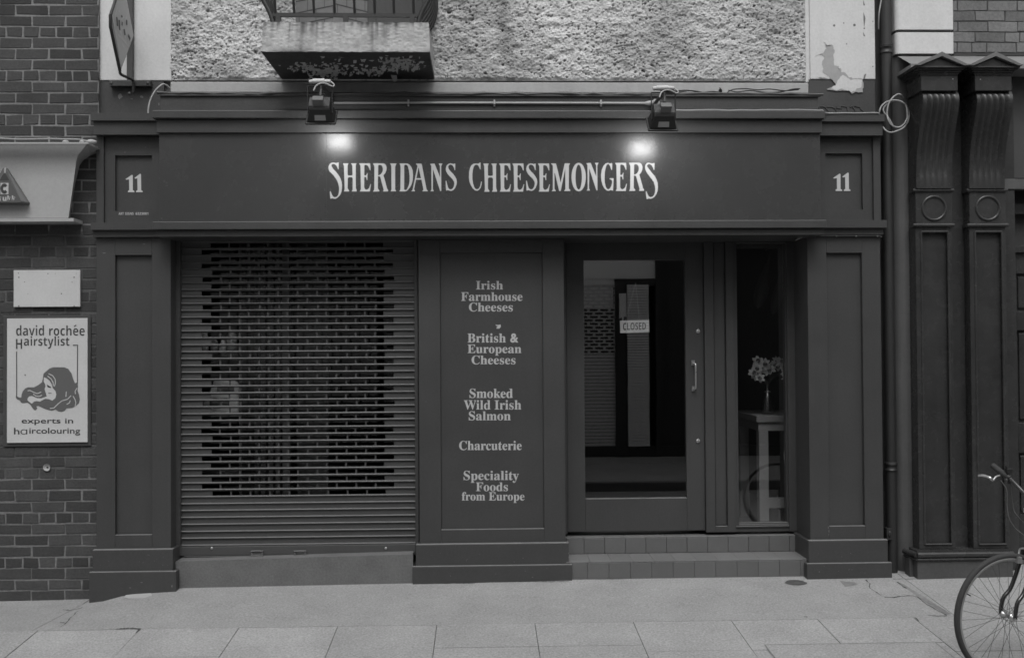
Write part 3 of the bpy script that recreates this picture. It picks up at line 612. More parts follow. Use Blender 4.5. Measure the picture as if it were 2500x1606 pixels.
slab = link('balcony', me, M_conc, shop)
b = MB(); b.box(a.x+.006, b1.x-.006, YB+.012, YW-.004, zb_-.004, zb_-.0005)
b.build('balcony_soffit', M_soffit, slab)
b = MB()
for cu, cv, su, sv, nn in ((.20, .50, .05, .10, 30), (.30, .28, .05, .10, 75), (.36, .42, .06, .12, 60), (.58, .33, .06, .08, 50), (.68, .45, .05, .1, 30), (.82, .72, .06, .08, 60), (.84, .52, .05, .06, 40), (.5, .7, .25, .12, 30)):
    for k in range(nn):
        u_, v_ = random.gauss(cu, su), random.gauss(cv, sv)
        if not (.04 < u_ < .96 and .05 < v_ < .93): continue
        x = a.x+(b1.x-a.x)*u_; y = YW+(YB-YW)*v_; L_ = random.uniform(.006, .026); W_ = random.uniform(.002, .0055); th_ = random.gauss(0, .35); n = random.randint(4, 7); pts = []
        for i in range(n):
            t_ = 2*math.pi*i/n; rr = random.uniform(.35, 1); px_, py_ = rr*L_*math.cos(t_), rr*W_*math.sin(t_)
            pts.append((x+px_*math.cos(th_)-py_*math.sin(th_), y+px_*math.sin(th_)+py_*math.cos(th_), zb_-.005-(.022*random.random() if math.sin(t_) > .2 else 0)))
        b.add(pts, [list(range(n))])
x = P(962, 190, .0).x; b.add([(x-.02, -.03, zb_-.006), (x+.022, -.03, zb_-.009), (x+.02, .03, zb_-.03), (x-.005, .05, zb_-.035), (x-.016, .0, zb_-.02)], [(0, 1, 2, 3, 4)])
b.build('paint_flake', M_white, slab)
# railing: belly bars
yr = YB+.10; r0, r1 = P(673, 38, yr).x, P(1014, 38, yr).x; zr_ = P(840, 38, yr).z; zrt = zr_+.85
b = MB(); b.box(r0-.012, r1+.012, yr-.01, yr+.01, zr_-.012, zr_+.012); b.box(r0-.03, r0-.01, yr, YW, zr_-.012, zr_+.012); b.box(r1+.01, r1+.03, yr, YW, zr_-.012, zr_+.012)
b.build('railing', M_iron, slab); b = MB(); b.box(r0-.015, r1+.015, yr-.02, yr+.02, zrt, zrt+.03); b.box(r0-.02, r0+.015, yr+.02, YW, zrt, zrt+.03); b.box(r1-.015, r1+.02, yr+.02, YW, zrt, zrt+.03)
b.build('handrail', M_iron, slab)
for px in (680, 844, 1006): x = P(px, 45, yr).x; b = MB(); b.box(x-.016, x+.016, yr-.012, yr+.012, zt_-.01, zr_-.0125); b.build('railing_foot', M_iron, slab)
def belly(out): # (offset, height) sweep of a belly bar
    return [(0, 0), (out*.35, .05), (out*.75, .12), (out, .22), (out*.9, .34), (out*.5, .5), (out*.15, .66), (0, .86)]
for px in (673, 718.6, 767, 817.6, 866, 915, 962, 1010):
    x = P(px, 20, yr).x; b = MB(); b.tube(smooth_pts([(x, yr-o_, zr_+h_) for o_, h_ in belly(.05)], 3), .0085, 8); b.build('baluster', M_iron, slab)
for s_, x in ((-1, r0-.02), (1, r1+.02)):
    for k in range(7):
        y = yr+.02+k*.085; b = MB(); b.tube(smooth_pts([(x+s_*o_, y, zr_+h_) for o_, h_ in belly(.10)], 3), .0085, 8); b.build('baluster', M_iron, slab)
    b = MB(); zz = zr_; b.tube(smooth_pts([(x-s_*.01, yr+.01, zt_), (x+s_*.02, yr+.01, zr_+.02), (x+s_*.075, yr+.01, zr_+.13), (x+s_*.095, yr+.01, zr_+.25), (x+s_*.06, yr+.01, zr_+.45), (x, yr+.01, zr_+.86)], 3), .016, 8); b.build('railing_post', M_iron, slab)
# block-patterned angle of the balcony doorway and its dark opening
b = MB(); ya, yc = .065, -.10
cx = P(814, 20, yc).x; lx = P(722, 20, ya).x; rx_ = P(905, 20, ya+.03).x
b.prism([(lx, ya), (cx, yc), (rx_, ya+.03)], zt_-.01, 4.75, 'z'); b.build('angled_pier', M_pier, slab)
b = MB()
def course(p0, p1, zb0, n, first):
    p0, p1 = Vector((*p0, 0)), Vector((*p1, 0)); d = p1-p0; L = d.length; d.normalize(); nrm = Vector((d.y, -d.x, 0))*.0015; hh = .082
    for i in range(n):
        z = zb0+i*hh
        q0, q1 = p0+nrm, p1+nrm
        b.add([(q0.x, q0.y, z), (q1.x, q1.y, z), (q1.x, q1.y, z+.006), (q0.x, q0.y, z+.006)], [(0, 1, 2, 3)])
        s_ = .03+(.075 if i % 2 else 0)
        while s_ < L:
            q = p0+d*s_+nrm; e_ = q+d*.004; b.add([(q.x, q.y, z+.006), (e_.x, e_.y, z+.006), (e_.x, e_.y, z+hh), (q.x, q.y, z+hh)], [(0, 1, 2, 3)]); s_ += .15
course((lx, ya), (cx, yc), zt_+.015, 9, 0); course((cx, yc), (rx_, ya+.03), zt_+.03, 9, 1)
b.build('pier_joint', M_paint, slab)
b = MB(); x1_ = P(1052, 20, YW).x; b.box(rx_-.02, x1_, .072, .10, zt_-.01, 4.745); b.box(rx_+.04, x1_-.06, .066, .0715, zt_+.03, 4.7); b.build('balcony_door', M_grey, slab, .003)
b = MB(); p = P(724, 48, -.3); b.add([(p.x-.06, -.3, zt_), (p.x, -.32, zt_+.05), (p.x+.05, -.3, zt_), (p.x, -.26, zt_)], [(0, 1, 2), (0, 1, 3), (1, 2, 3)]); b.box(p.x-.12, p.x-.05, -.32, -.26, zt_, zt_+.012); b.build('crumpled_bag', M_black, slab)
# ================================================================== BRICK BUILDING ON THE LEFT
bl = thing('brick_building', 'dark brick building carrying the plaque, the hairdresser sign and the tapered hood', 'brick building', (-4, .05, 0))
BY = .05
zj0 = P(120, 11.7, BY).z; zj1 = P(120, 1358.8, BY).z; ch = (zj0-zj1)/50
xr = -2.68; x0b = -5.4; zb0 = zj1-ch*6
b = MB(); zm1, zm2 = P(100, 565, BY).z, P(100, 1165, BY).z
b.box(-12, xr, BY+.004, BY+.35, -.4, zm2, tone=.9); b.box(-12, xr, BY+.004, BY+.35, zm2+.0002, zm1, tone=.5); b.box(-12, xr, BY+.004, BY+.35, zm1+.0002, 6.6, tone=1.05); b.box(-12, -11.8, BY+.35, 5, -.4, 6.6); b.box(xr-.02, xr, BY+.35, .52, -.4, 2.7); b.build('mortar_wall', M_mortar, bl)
b = MB()
xa = P(118.6, 26, BY).x; xb = P(161.6, 52, BY).x; L = xb-xa; L = (P(200, 26, BY).x-P(37.8, 26, BY).x)/2
hx = P(96, 80, BY).x
def brick_rows(b, x0, x1, zbase, n, ch, L, mode, xa, BY, jit=.0048, t=.0135, tm=(.72, 1.3)):
    for i in range(n):
        z = zbase+i*ch; 
        if mode == 'garden':
            k = (50-(i-6)) if True else 0       # course number counted down from the top joint
            hdr = (k-1) % 4 == 2
            w_ = L/2 if hdr else L; off = (hx-xa) if hdr else (0 if (k % 4) in (1, 3) else L/2)
        else:
            hdr = False; w_ = L; off = (i % 2)*L*.5 + random.uniform(-.02, .02)
        x = xa+off
        while x > x0: x -= w_
        while x < x1:
            ww = w_
            if mode != 'garden' and random.random() < .3: ww = w_*.5
            a, c = max(x+t/2, x0), min(x+ww-t/2, x1)
            if c-a > .015:
                y = BY+random.uniform(-.0015, .0015); q = lambda: random.uniform(-jit, jit)
                za, zc = z+t/2, z+ch-t/2
                b.add([(a+q(), y, za+q()), (c+q(), y, za+q()), (c+q(), y, zc+q()), (a+q(), y, zc+q()), (a-.001, y+.012, za-.001), (c+.001, y+.012, za-.001), (c+.001, y+.012, zc+.001), (a-.001, y+.012, zc+.001)],
                      [(0, 1, 2, 3), (0, 4, 5, 1), (1, 5, 6, 2), (2, 6, 7, 3), (3, 7, 4, 0)], tone=random.uniform(*tm))
            x += ww
brick_rows(b, x0b, xr, zb0, 62, ch, L, 'garden', xa, BY)
b.build('brick_face', M_brick, bl, .0015)
b = MB()                                   # drill hole with a chipped rim
p = P(115, 1140, BY-.004); b.lathe([(.006, 0), (.018, -.002), (.026, .008)], 9, Matrix.Translation(p) @ Matrix.Rotation(R(90), 4, 'X')); b.build('chipped_hole', M_peel, bl)
b = MB(); b.lathe([(0, 0), (.0065, 0)], 9, Matrix.Translation(P(116, 1140.5, BY-.005)) @ Matrix.Rotation(R(90), 4, 'X')); b.build('drill_hole', M_black, bl)

# hood of the neighbouring shop
hood = thing('shop_hood', 'pale tapered sign hood with a flared top on the brick wall', 'sign hood', (-3.6, -.05, 2.8))
hy = -.09
def hx_(x, y, Y): return P(x, y, Y)
b = MB(); secs = [(352, 212, -.17), (366, 201, -.155), (380, 190, -.125), (395, 186, -.105), (440, 180, -.095), (490, 173, -.09), (532, 167, -.088)]
v = []; XL = -5.6
for y, x, Y in secs: p = P(x, y, Y); v += [(XL, Y, p.z), (p.x, Y, p.z)]
n = len(secs)
b.add(v, [(2*i, 2*i+1, 2*i+3, 2*i+2) for i in range(n-1)], smooth=True)
v = []
for y, x, Y in secs: p = P(x, y, Y); v += [(p.x, Y, p.z), (p.x-.012-.035*min(1, (y-352)/60) if y > 352 else p.x+.03, BY-.004, p.z)]
b.add(v, [(2*i, 2*i+1, 2*i+3, 2*i+2) for i in range(n-1)])
pt = P(212, 352, -.17); b.box(XL, pt.x+.01, -.172, BY-.004, pt.z+.0005, pt.z+.012); pb = P(181, 541, -.10); b.box(XL, pb.x, -.108, BY-.004, pb.z, P(181, 533, -.1).z)
b.build('hood_panel', M_hood, hood)
lc = MB(); pts = [P(x, y, -.10) for x, y in ((-40, 338), (0, 338), (40, 340), (80, 340), (120, 339), (160, 340), (195, 341), (222, 347))]
lc.tube(smooth_pts(pts, 5), .0045, 8); o = lc.build('loose_wire', M_cable); tag(o, 'thin pale wire lying along the top of the tapered sign hood', 'wire')
b = MB()
for x in (160, 200, 214, 222, 228): p = P(x, 347, -.06); b.ball(p, .012+random.uniform(0, .012), 8, (1.4, 1, .8))
b.build('mortar_lump', M_peel, hood)

al = thing('alarm_box', 'dark triangular burglar alarm box with square C emblem on the pale hood', 'alarm box', (-3.35, -.13, 2.7))
YA = -.135
ap, ar, alf = P(11, 405, YA), P(69, 498, YA), P(-47, 498, YA)
def inset(k, Y):
    c = (ap+ar+alf)/3
    return [Vector((c.x+(q.x-c.x)*k, Y, c.z+(q.z-c.z)*k)) for q in (ap, ar, alf)]
def rounded(tri, r=.10):
    out = []
    for i in range(3):
        a, q, c = tri[i-1], tri[i], tri[(i+1) % 3]
        out += [q+(a-q)*r*.55, q+((a-q)+(c-q))*r*.20, q+(c-q)*r*.55]
    return out
YT = YA-.020; r_o, r_m, r_i = rounded(inset(1.0, -.09)), rounded(inset(1.0, YA)), rounded([P(11, 419, YT), P(54, 494.5, YT), P(-32, 494.5, YT)])
b = MB(); b.add(r_o+r_m+r_i, [(i, (i+1) % 9, 9+(i+1) % 9, 9+i) for i in range(9)]+[(9+i, 9+(i+1) % 9, 18+(i+1) % 9, 18+i) for i in range(9)]+[list(range(18, 27))])
body = b.build('alarm_cover', M_alarm, al)
b = MB(); flat_poly(b, [(-.6, 440), (22.6, 440), (13, 423.5), (9, 423.5)], YT, .002); b.build('dark_tip', M_ink, body)
b = MB()
flat_poly(b, [(1, 447), (20.7, 447), (20.7, 474.5), (1, 474.5)], YT, .002); v, f = text_mesh(bold_sans('chubb'), -14.5, 477.5, 38.5, 491, YT, .002, .02); b.add(v, f); b.build('lettering', M_letter2, body)
b = MB(); arc = [2*math.pi*(40+i*14)/360 for i in range(21)]
flat_poly(b, [(10.5+9.3*math.cos(t), 460.7+12.5*math.sin(t)) for t in arc]+[(10.5+3.2*math.cos(t), 460.7+4.6*math.sin(t)) for t in arc[::-1]], YT, .0035); b.build('emblem', M_ink, body)

# blank plaque, hairdresser's sign
pq = MB(); x0, x1, z0, z1 = rect(33.4, 749, 195.5, 659.4, BY-.02); pq.box(x0, x1, BY-.022, BY-.004, z0, z1)
pl = pq.build('wall_plaque', M_plate, None, .002); tag(pl, 'blank pale rectangular plaque screwed to the brick wall above the hairdresser sign', 'plaque')
b = MB()
for x, y, r_ in ((46, 677, .006), (181, 677, .006), (46, 747, .006), (181, 747, .006), (117, 668, .005), (135, 668, .0035), (60, 688, .004), (150, 717, .006), (68, 717, .003), (176, 689, .004), (45, 667, .005), (186, 668, .003)):
    b = MB(); b.lathe([(0, -.001), (r_*.75, 0)], 10, Matrix.Translation(P(x, y, BY-.0228)) @ Matrix.Rotation(R(90), 4, 'X')); b.build('screw', M_ink, pl)
hs = thing('hairdresser_sign', 'pale upright hairdresser sign with drawing of a long haired head', 'shop sign', (-3.33, .03, 1.45))
b = MB(); x0, x1, z0, z1 = rect(8, 1089, 222, 770, BY-.008); b.box(x0, x1, BY-.010, BY-.003, z0, z1); b.build('backing_board', M_grey, hs, .002)
YH = BY-.022
b = MB(); x0, x1, z0, z1 = rect(16.9, 1080, 213.6, 777, YH); b.box(x0, x1, YH, BY-.0105, z0, z1); plate = b.build('sign_plate', M_plate, hs, .0015)
b = MB()
for s, x0, y0, x1, y1, off in ((bold_sans('david'), 39.4, 793.8, 107.4, 819.1, -.008), (bold_sans('rochee'), 120, 794.5, 206.7, 819.1, -.008), (bold_sans('airstylist'), 58.3, 820.7, 169.5, 851, -.008), (bold_sans('H'), 39, 827.4, 54, 851.6, -.008),
    ('experts in', 52.6, 1020.8, 178.6, 1037.5, .012), ('h', 34, 1044, 47.5, 1060, .012), ('\u0251', 50.0, 1047.8, 66.5, 1060.2, -.005), ('ircolouring', 71.4, 1044, 195.8, 1062.7, .012)):
    v, f = text_mesh(s, x0, y0, x1, y1, YH, .0012, off); b.add(v, f)
stroke(b, [(181, 797), (186, 793.5)], 2.4, YH, .0014)
stroke(b, [(178, 842.6), (190.6, 842.6)], 2.4, YH, .0014); stroke(b, [(189.4, 842), (189.0, 936)], 2.2, YH, .0016); stroke(b, [(40.5, 858), (40.8, 968)], 2.2, YH, .0014)
flat_poly(b, [(59.5, 914.5), (61.5, 913), (63, 915.5), (61.5, 918)], YH, .0014)
b.build('lettering', M_ink, plate)
Zh = lambda p: zoomed(p, 5, 870, 10.267)
hair = Zh([(345,990),(380,1000),(430,1025),(480,1030),(490,950),(520,870),(580,800),(650,770),(800,772),(900,720),(1000,645),(1020,560),(1040,430),(1110,370),(1190,300),(1280,268),(1560,270),(1660,310),(1740,420),(1790,580),(1830,670),(1880,650),(1900,720),(1895,860),(1930,960),(1950,1080),(1930,1170),(1850,1240),(1760,1290),(1620,1300),(1570,1360),(1490,1390),(1410,1375),(1340,1330),(1250,1360),(1170,1345),(1060,1310),(980,1270),(910,1240),(860,1250),(885,1300),(850,1345),(810,1345),(770,1300),(700,1200),(640,1160),(520,1175),(470,1150),(450,1105),(370,1070),(345,1030)])
face = Zh([(1050,520),(1120,550),(1190,610),(1240,690),(1270,790),(1340,870),(1360,950),(1340,1040),(1260,1105),(1180,1070),(1080,1060),(1000,1100),(950,1130),(870,1115),(800,1130),(750,1180),(720,1165),(640,1100),(640,1050),(680,1000),(750,990),(880,1045),(980,1050),(1120,1000),(1100,920),(1065,820),(1090,750),(1080,690),(1045,630)])
b = MB(); flat_poly(b, hair, YH, .0012); stroke(b, [(1885/10.267+5, 934), (1893/10.267+5, 946)], 2.4, YH, .0011); hd = plate; b.build('head_drawing', M_hair, plate)
b = MB(); flat_poly(b, face, YH, .0022)
for s_ in ([(1165,430),(1270,480),(1330,570),(1340,650),(1315,750)], [(1140,490),(1230,560),(1280,650),(1285,740)], [(640,860),(700,850),(800,900),(880,930),(980,890)], [(780,940),(850,990),(930,1000),(1000,970)], [(1200,1300),(1300,1290),(1400,1190),(1500,1110),(1640,1070),(1730,980)], [(1780,990),(1830,1080),(1850,1160),(1830,1250)], [(1610,880),(1600,1010)], [(1880,790),(1830,870),(1840,940)], [(1620,1200),(1690,1160),(1710,1100)]): stroke(b, Zh(s_), 1.9, YH, .0024)
b.build('head_highlight', M_plate, hd)
b = MB(); flat_poly(b, Zh([(1120,700),(1180,735),(1235,770),(1220,790),(1140,770)]), YH, .0034); stroke(b, Zh([(1160,920),(1240,920)]), 1.3, YH, .0034); b.build('eye_drawing', M_ink, hd)

# ================================================================== HANGING SIGN
sg = thing('hanging_sign', 'grey lozenge shaped projecting sign on an iron bracket against the white strip', 'hanging sign', (-2.5, -.05, 3.7))
b = MB(); YB_ = .055
x0, x1, z0, z1 = rect(311.5, 198, 324.8, 0, YB_); b.box(x0, x1, YB_-.018, YB_+.025, z0-.01, 4.7); b.build('upright', M_grey, sg, .002)
b = MB(); x0, x1, z0, z1 = rect(267, 211, 367.5, 198, YB_-.012); b.box(x0, x1, YB_-.02, YB_+.03, z0, z1); bar = b.build('wall_bracket', M_paint, sg, .002)
b = MB()
for px in (271.5, 361): p = P(px, 203.5, YB_-.02); b.ball(p, .0115, 10, (1, .6, 1))
p = P(315.8, 229, YB_-.018); b.ball(p, .012, 10, (1, .6, 1)); b.build('bracket_bolt', M_grey, bar)
xs_ = P(318, 100, .0).x
def SP(px, py): # point on the sign's own plane x = xs_
    d = _f*F + _r*(px-PW/2) - _u*(py-PH/2); t = (xs_-CAM.x)/d.x; q = CAM+d*t; return (q.y, q.z)
n_, ft, bt = SP(269.5, 39), SP(322, 87), SP(292, 170)
tp = ((n_[0]+ft[0])/2, 2*n_[1]-bt[1])
b = MB(); b.prism([bt, ft, tp, n_], xs_-.002, xs_+.012, 'x'); board = b.build('sign_board', M_signb, sg)
b = MB()
ed = [n_, bt]; b.tube([(xs_+.004, n_[0]-.012, n_[1]+.0), (xs_+.004, n_[0]-.010, n_[1]-.08), (xs_+.004, n_[0]+.006, n_[1]-.10), (xs_+.004, bt[0]-.008, bt[1]-.01)], .011, 8)
b.tube([(xs_+.004, n_[0]-.010, n_[1]), (xs_+.004, tp[0], tp[1])], .010, 8); b.build('sign_rim', M_iron, sg)
b = MB(); q = SP(319, 203)
pts = [(xs_+.004, bt[0]-.004, bt[1]-.006), (xs_+.004, bt[0]+.02, bt[1]-.03), (xs_+.01, .0, P(314, 194, .0).z), (xs_+.012, .028, P(318, 203, .03).z), (xs_+.008, .034, P(316, 227, .034).z)]
b.tube(smooth_pts(pts, 4), .010, 8); b.build('bracket_arm', M_iron, sg)
Sx = xs_+.0135
def sline(b, pts, w):
    q = [SP(255+x/8.1, y/8.1) for x, y in pts]
    for (ay, az), (by, bz) in zip(q, q[1:]):
        l_ = math.hypot(by-ay, bz-az) or 1; ny, nz = -(bz-az)/l_*w/2, (by-ay)/l_*w/2
        b.add([(Sx, ay+ny, az+nz), (Sx, by+ny, bz+nz), (Sx, by-ny, bz-nz), (Sx, ay-ny, az-nz)], [(0, 1, 2, 3)])
b = MB()
for p_ in ([(215, 150), (195, 230), (172, 320), (200, 480), (215, 600)], [(240, 225), (268, 235)], [(350, 325), (310, 390), (280, 380)], [(225, 560), (255, 635), (290, 640)], [(415, 260), (400, 350), (370, 420), (370, 500)], [(320, 560), (335, 680), (365, 740), (385, 735)], [(395, 600), (405, 720), (440, 800), (445, 920)], [(485, 770), (470, 830)], [(230, 690), (330, 790), (430, 920)], [(310, 870), (350, 950)]): sline(b, p_, .014)
b.build('sign_lettering', M_letter2, board)
Sx += .001
b = MB()
for p_ in ([(200, 345), (215, 520)], [(250, 400), (260, 600)], [(300, 310), (302, 350)], [(300, 460), (318, 490)], [(345, 580), (365, 700)], [(398, 400), (400, 500)], [(430, 700), (470, 790)]): sline(b, p_, .026)
b.build('sign_lettering', M_iron, board)

# ================================================================== FLOODLIGHTS, CONDUIT, CABLES
LP = P(782, 300, -.56)
fl = thing('floodlight', 'lit black floodlight hanging directly under the balcony slab', 'floodlight', LP, 'floodlights over the fascia')
def lp(dx, dy, dz): return Vector((LP.x+dx, LP.y+dy, LP.z+dz))
# the head: wide lens rim tilted towards the wall and down, tapering to a finned back that faces the street
TILT = Matrix.Translation(LP+Vector((0, .03, .072))) @ Matrix.Rotation(R(48), 4, 'X')   # local -z looks down and towards the wall
b = MB()
def frustum(b, w0, d0, z0, w1, d1, z1, M): 
    v = [(-w0, -d0, z0), (w0, -d0, z0), (w0, d0, z0), (-w0, d0, z0), (-w1, -d1, z1), (w1, -d1, z1), (w1, d1, z1), (-w1, d1, z1)]
    b.add(v, [(0, 1, 5, 4), (1, 2, 6, 5), (2, 3, 7, 6), (3, 0, 4, 7), (4, 5, 6, 7)], M)
frustum(b, .086, .062, -.035, .064, .045, .055, TILT); head = b.build('lamp_head', M_black, fl, .003)
b = MB(); 
v0 = [(-.092, -.068), (.092, -.068), (.092, .068), (-.092, .068)]
for (ax, ay), (bx, by) in zip(v0, v0[1:]+v0[:1]): b.tube([TILT @ Vector((ax, ay, -.038)), TILT @ Vector((bx, by, -.038))], .0075, 8)
b.build('lens_rim', M_iron, head)
b = MB(); b.add([(-.082, -.058, -.034), (.082, -.058, -.034), (.082, .058, -.034), (-.082, .058, -.034)], [(0, 1, 2, 3)], TILT); lens = b.build('lens', M_lens, head)
b = MB()
for k in range(17): x = -.062+k*.00775; b.box(x-.0018, x+.0018, -.050, .045, .056, .088, TILT)
b.box(-.064, .064, -.046, .044, .0552, .070, TILT); b.build('cooling_fin', M_alu, head)
b = MB(); b.box(-.034, .034, -.062, -.020, .100, .142, TILT); b.box(-.030, .030, -.055, -.02, .0885, .0995, TILT); b.build('terminal_box', M_alu, fl, .002)
Mz = TILT
b = MB(); q0 = [(-.036, -.0600, -.018), (.036, -.0600, -.018), (.034, -.0518, .018), (-.034, -.0518, .018)]
b.add([(x, y-.0012, z) for x, y, z in q0], [(0, 1, 2, 3)], TILT); b.build('rating_plate', M_peel, head)
b = MB(); ztopy = .235
for s_ in (-1, 1): b.box(LP.x+s_*.078-.002, LP.x+s_*.078+.002, LP.y-.012, LP.y+.012, LP.z+.06, LP.z+ztopy)
b.box(LP.x-.080, LP.x+.080, LP.y-.012, LP.y+.012, LP.z+ztopy+.0005, LP.z+ztopy+.005); b.build('yoke', M_iron, fl)
b = MB(); b.tube([(LP.x+.01, LP.y, LP.z+ztopy+.012), (LP.x+.01, -.3, LP.z+ztopy+.02), (LP.x+.01, -.02, LP.z+ztopy+.01)], .013, 10); b.tube([(LP.x+.008, LP.y-.005, LP.z+ztopy-.0), (LP.x+.004, LP.y-.02, LP.z+.17)], .010, 8); b.build('arm', M_grey, fl)
b = MB(); zc = LP.z+ztopy+.030; b.tube([(LP.x-.068, LP.y-.01, zc-.004), (LP.x-.045, LP.y-.01, zc)], .013, 12); b.tube([(LP.x-.045, LP.y-.01, zc), (LP.x+.03, LP.y-.01, zc+.002)], .017, 12); b.tube([(LP.x+.03, LP.y-.01, zc), (LP.x+.068, LP.y-.01, zc)], .013, 12); b.build('cable_connector', M_plate, fl)
b = MB(); b.tube(smooth_pts([lp(.066, -.012, ztopy+.03), lp(.088, -.02, ztopy+.012), lp(.092, -.022, ztopy-.004), lp(.075, -.024, ztopy-.004), lp(.045, -.026, ztopy+.010), lp(.012, -.03, ztopy+.012), lp(-.018, -.04, ztopy-.005), lp(-.034, -.05, ztopy-.04)], 5), .005, 8); b.build('flex', M_cable, fl)
LP2 = P(1620, 316, -.60); f2 = copy_tree(fl); f2.location = LP2
f2['label'] = 'lit black floodlight beside the round junction box that ends the conduit'

YC = -.098
b = MB(); pA, pB = P(815, 252, YC), P(1594, 252, YC); zc = (pA.z+pB.z)/2
b.tube([(pA.x, YC, zc), (pB.x-.06, YC, zc), (pB.x-.055, YC, zc), (pB.x-.03, YC, zc), (pB.x, YC, zc)], [.0085, .0085, .010, .017, .019], 12); cdt = b.build('conduit', M_cable); tag(cdt, 'straight pale conduit pipe running between the two floodlights', 'conduit')
b = MB(); b.lathe([(0, -.028), (.024, -.028), (.028, -.01), (.028, .01), (.024, .028), (0, .028)], 18, Matrix.Translation((pB.x+.02, YC, zc)) @ Matrix.Rotation(R(90), 4, 'X')); b.build('junction_box', M_cable, cdt)
for px in (997, 1207, 1467):
    x = P(px, 252, YC).x; b = MB(); b.box(x-.007, x+.007, YC-.012, -.0852, zc-.012, zc+.012); b.box(x-.006, x+.006, YC-.002, -.0852, zc-.024, zc+.024); b.build('pipe_clip', M_cable, cdt, .002)
b = MB(); zl_ = P(1800, 270, -.16).z+.004
pts = [P(1650, 270, -.15)]+[P(1650+i*32, 270+random.uniform(-.8, 1.2), -.165) for i in range(1, 12)]+[P(2008, 271, -.165), P(2016, 277, -.09)]+[P(2016+i*24, 277.3+random.uniform(-.5, .6), -.08) for i in range(1, 5)]+[P(2140, 277, -.08), P(2146, 279, -.08)]
b.tube(smooth_pts([Vector((q.x, q.y, q.z+.003)) for q in pts], 4), .0042, 8); o = b.build('ledge_cable', M_cable); tag(o, 'thin white cable lying along the cornice ledge from floodlight to number block', 'cable')
b = MB(); pts = [P(415, 216, .04), (P(408, 210, .02)), P(399, 206, .0), P(390, 211, -.03), P(380, 221, -.04), P(371, 236, -.05), P(365, 252, -.055), P(362, 268, -.06), P(362, 280, -.06)]
b.tube(smooth_pts(pts, 5), .006, 8); o = b.build('loose_cable', M_cable); tag(o, 'short pale cable curving from the white strip down onto the fascia end', 'cable')
Zc = lambda x, y, Y=-.07: P(2130+x/12.83, 220+y/12.83, Y)
b = MB(); pts = [Zc(970, 250, .02), Zc(900, 160), Zc(800, 130), Zc(680, 200), Zc(580, 310), Zc(500, 460), Zc(465, 620), Zc(455, 760), Zc(500, 950, -.085), Zc(600, 1100, -.085), Zc(740, 1165), Zc(880, 1150), Zc(1000, 1050), Zc(1080, 900), Zc(1090, 760), Zc(1070, 560), Zc(1000, 430), Zc(860, 345), Zc(700, 330), Zc(560, 390, -.06), Zc(420, 470, -.06), Zc(345, 580, -.06), Zc(350, 680, -.06), Zc(430, 790, -.06), Zc(530, 920, -.06), Zc(640, 1110, -.06)]
b.tube(smooth_pts(pts, 5), .0053, 8)
pts = [Zc(215, 800, -.05), Zc(220, 680), Zc(270, 530), Zc(400, 400), Zc(540, 340), Zc(680, 320, -.08), Zc(860, 350, -.08), Zc(1000, 430, -.08), Zc(1110, 580, -.02), Zc(1150, 760, -.0), Zc(1110, 980, -.02), Zc(980, 1170), Zc(780, 1280), Zc(560, 1330), Zc(420, 1270), Zc(330, 1160, -.04)]
b.tube(smooth_pts(pts, 5), .0053, 8); o = b.build('cable_coil', M_cable); tag(o, 'loose coil of pale cable hanging beside the drainpipe', 'cable coil')
b = MB(); Yw = .03
for pts in ([(1612, 223), (1622, 220), (1636, 219), (1646, 222), (1660, 225), (1685, 222), (1710, 226), (1740, 224), (1758, 226)], [(1759, 226), (1760, 219), (1757, 215)], [(1640, 224), (1670, 221), (1700, 223), (1722, 228)], [(1775, 227), (1790, 219), (1820, 217), (1850, 220), (1880, 218), (1915, 222), (1950, 219)], [(1778, 221), (1800, 225), (1830, 222), (1870, 226), (1905, 225), (1935, 218), (1953, 217)]): b.tube(smooth_pts([P(x, y, Yw-random.uniform(0, .03)) for x, y in pts], 4), .0042, 6)
b.tube([P(1618, 221.5, Yw), P(1645, 221, Yw)], .012, 8); b.ball(P(1759, 222, Yw), .014, 8)
o = b.build('loose_wires', M_black); tag(o, 'tangle of thin dark wires lying on the pale string course', 'wires')
b = MB(); b.tube(smooth_pts([P(x, y, -.02) for x, y in ((1942, 587), (1950, 582), (1960, 578), (1966, 575.2))], 3)+[P(x, 575.5, -.02) for x in (1980, 2010, 2040, 2070, 2100, 2130)]+[P(2146, 575.5, -.02), P(2152, 578, .0)], .0032, 6)
q0 = 0
for x in (1950, 1966, 1994, 2042, 2090, 2142): q = P(x, 576 if x > 1960 else 582, -.023); b.ball(q, .007, 8)
o = b.build('soffit_cable', M_cable); tag(o, 'thin cable clipped under the ledge of the number block near the drainpipe', 'cable')

# ================================================================== DRAINPIPE
dp = thing('drainpipe', 'dark cast iron drainpipe in the gap between shopfront and rounded jamb', 'drainpipe', (2.92, .1, 0))
b = MB(); xd = P(2166, 300, .07).x; b.tube([(xd, .075, 4.8), (xd, .075, -.06)], .037, 20); b.build('pipe', M_iron, dp)
for py in (122, 1139):
    z = P(2165, py, .07).z; b = MB(); M_ = Matrix.Translation((xd, .075, z)); b.lathe([(.0372, -.028), (.043, -.028), (.043, -.020), (.040, -.018), (.040, .012), (.047, .016), (.047, .022), (.040, .024), (.047, .027), (.047, .032), (.0372, .034)], 20, M_); b.build('pipe_collar', M_iron, dp)
b = MB(); p = P(2172, 1300, .03); b.box(p.x-.02, p.x+.02, .03, .09, p.z-.05, p.z+.03); b.ball(Vector((p.x, .028, p.z-.01)), .012, 8, (1, .6, 2)); b.build('pipe_bracket', M_iron, dp)
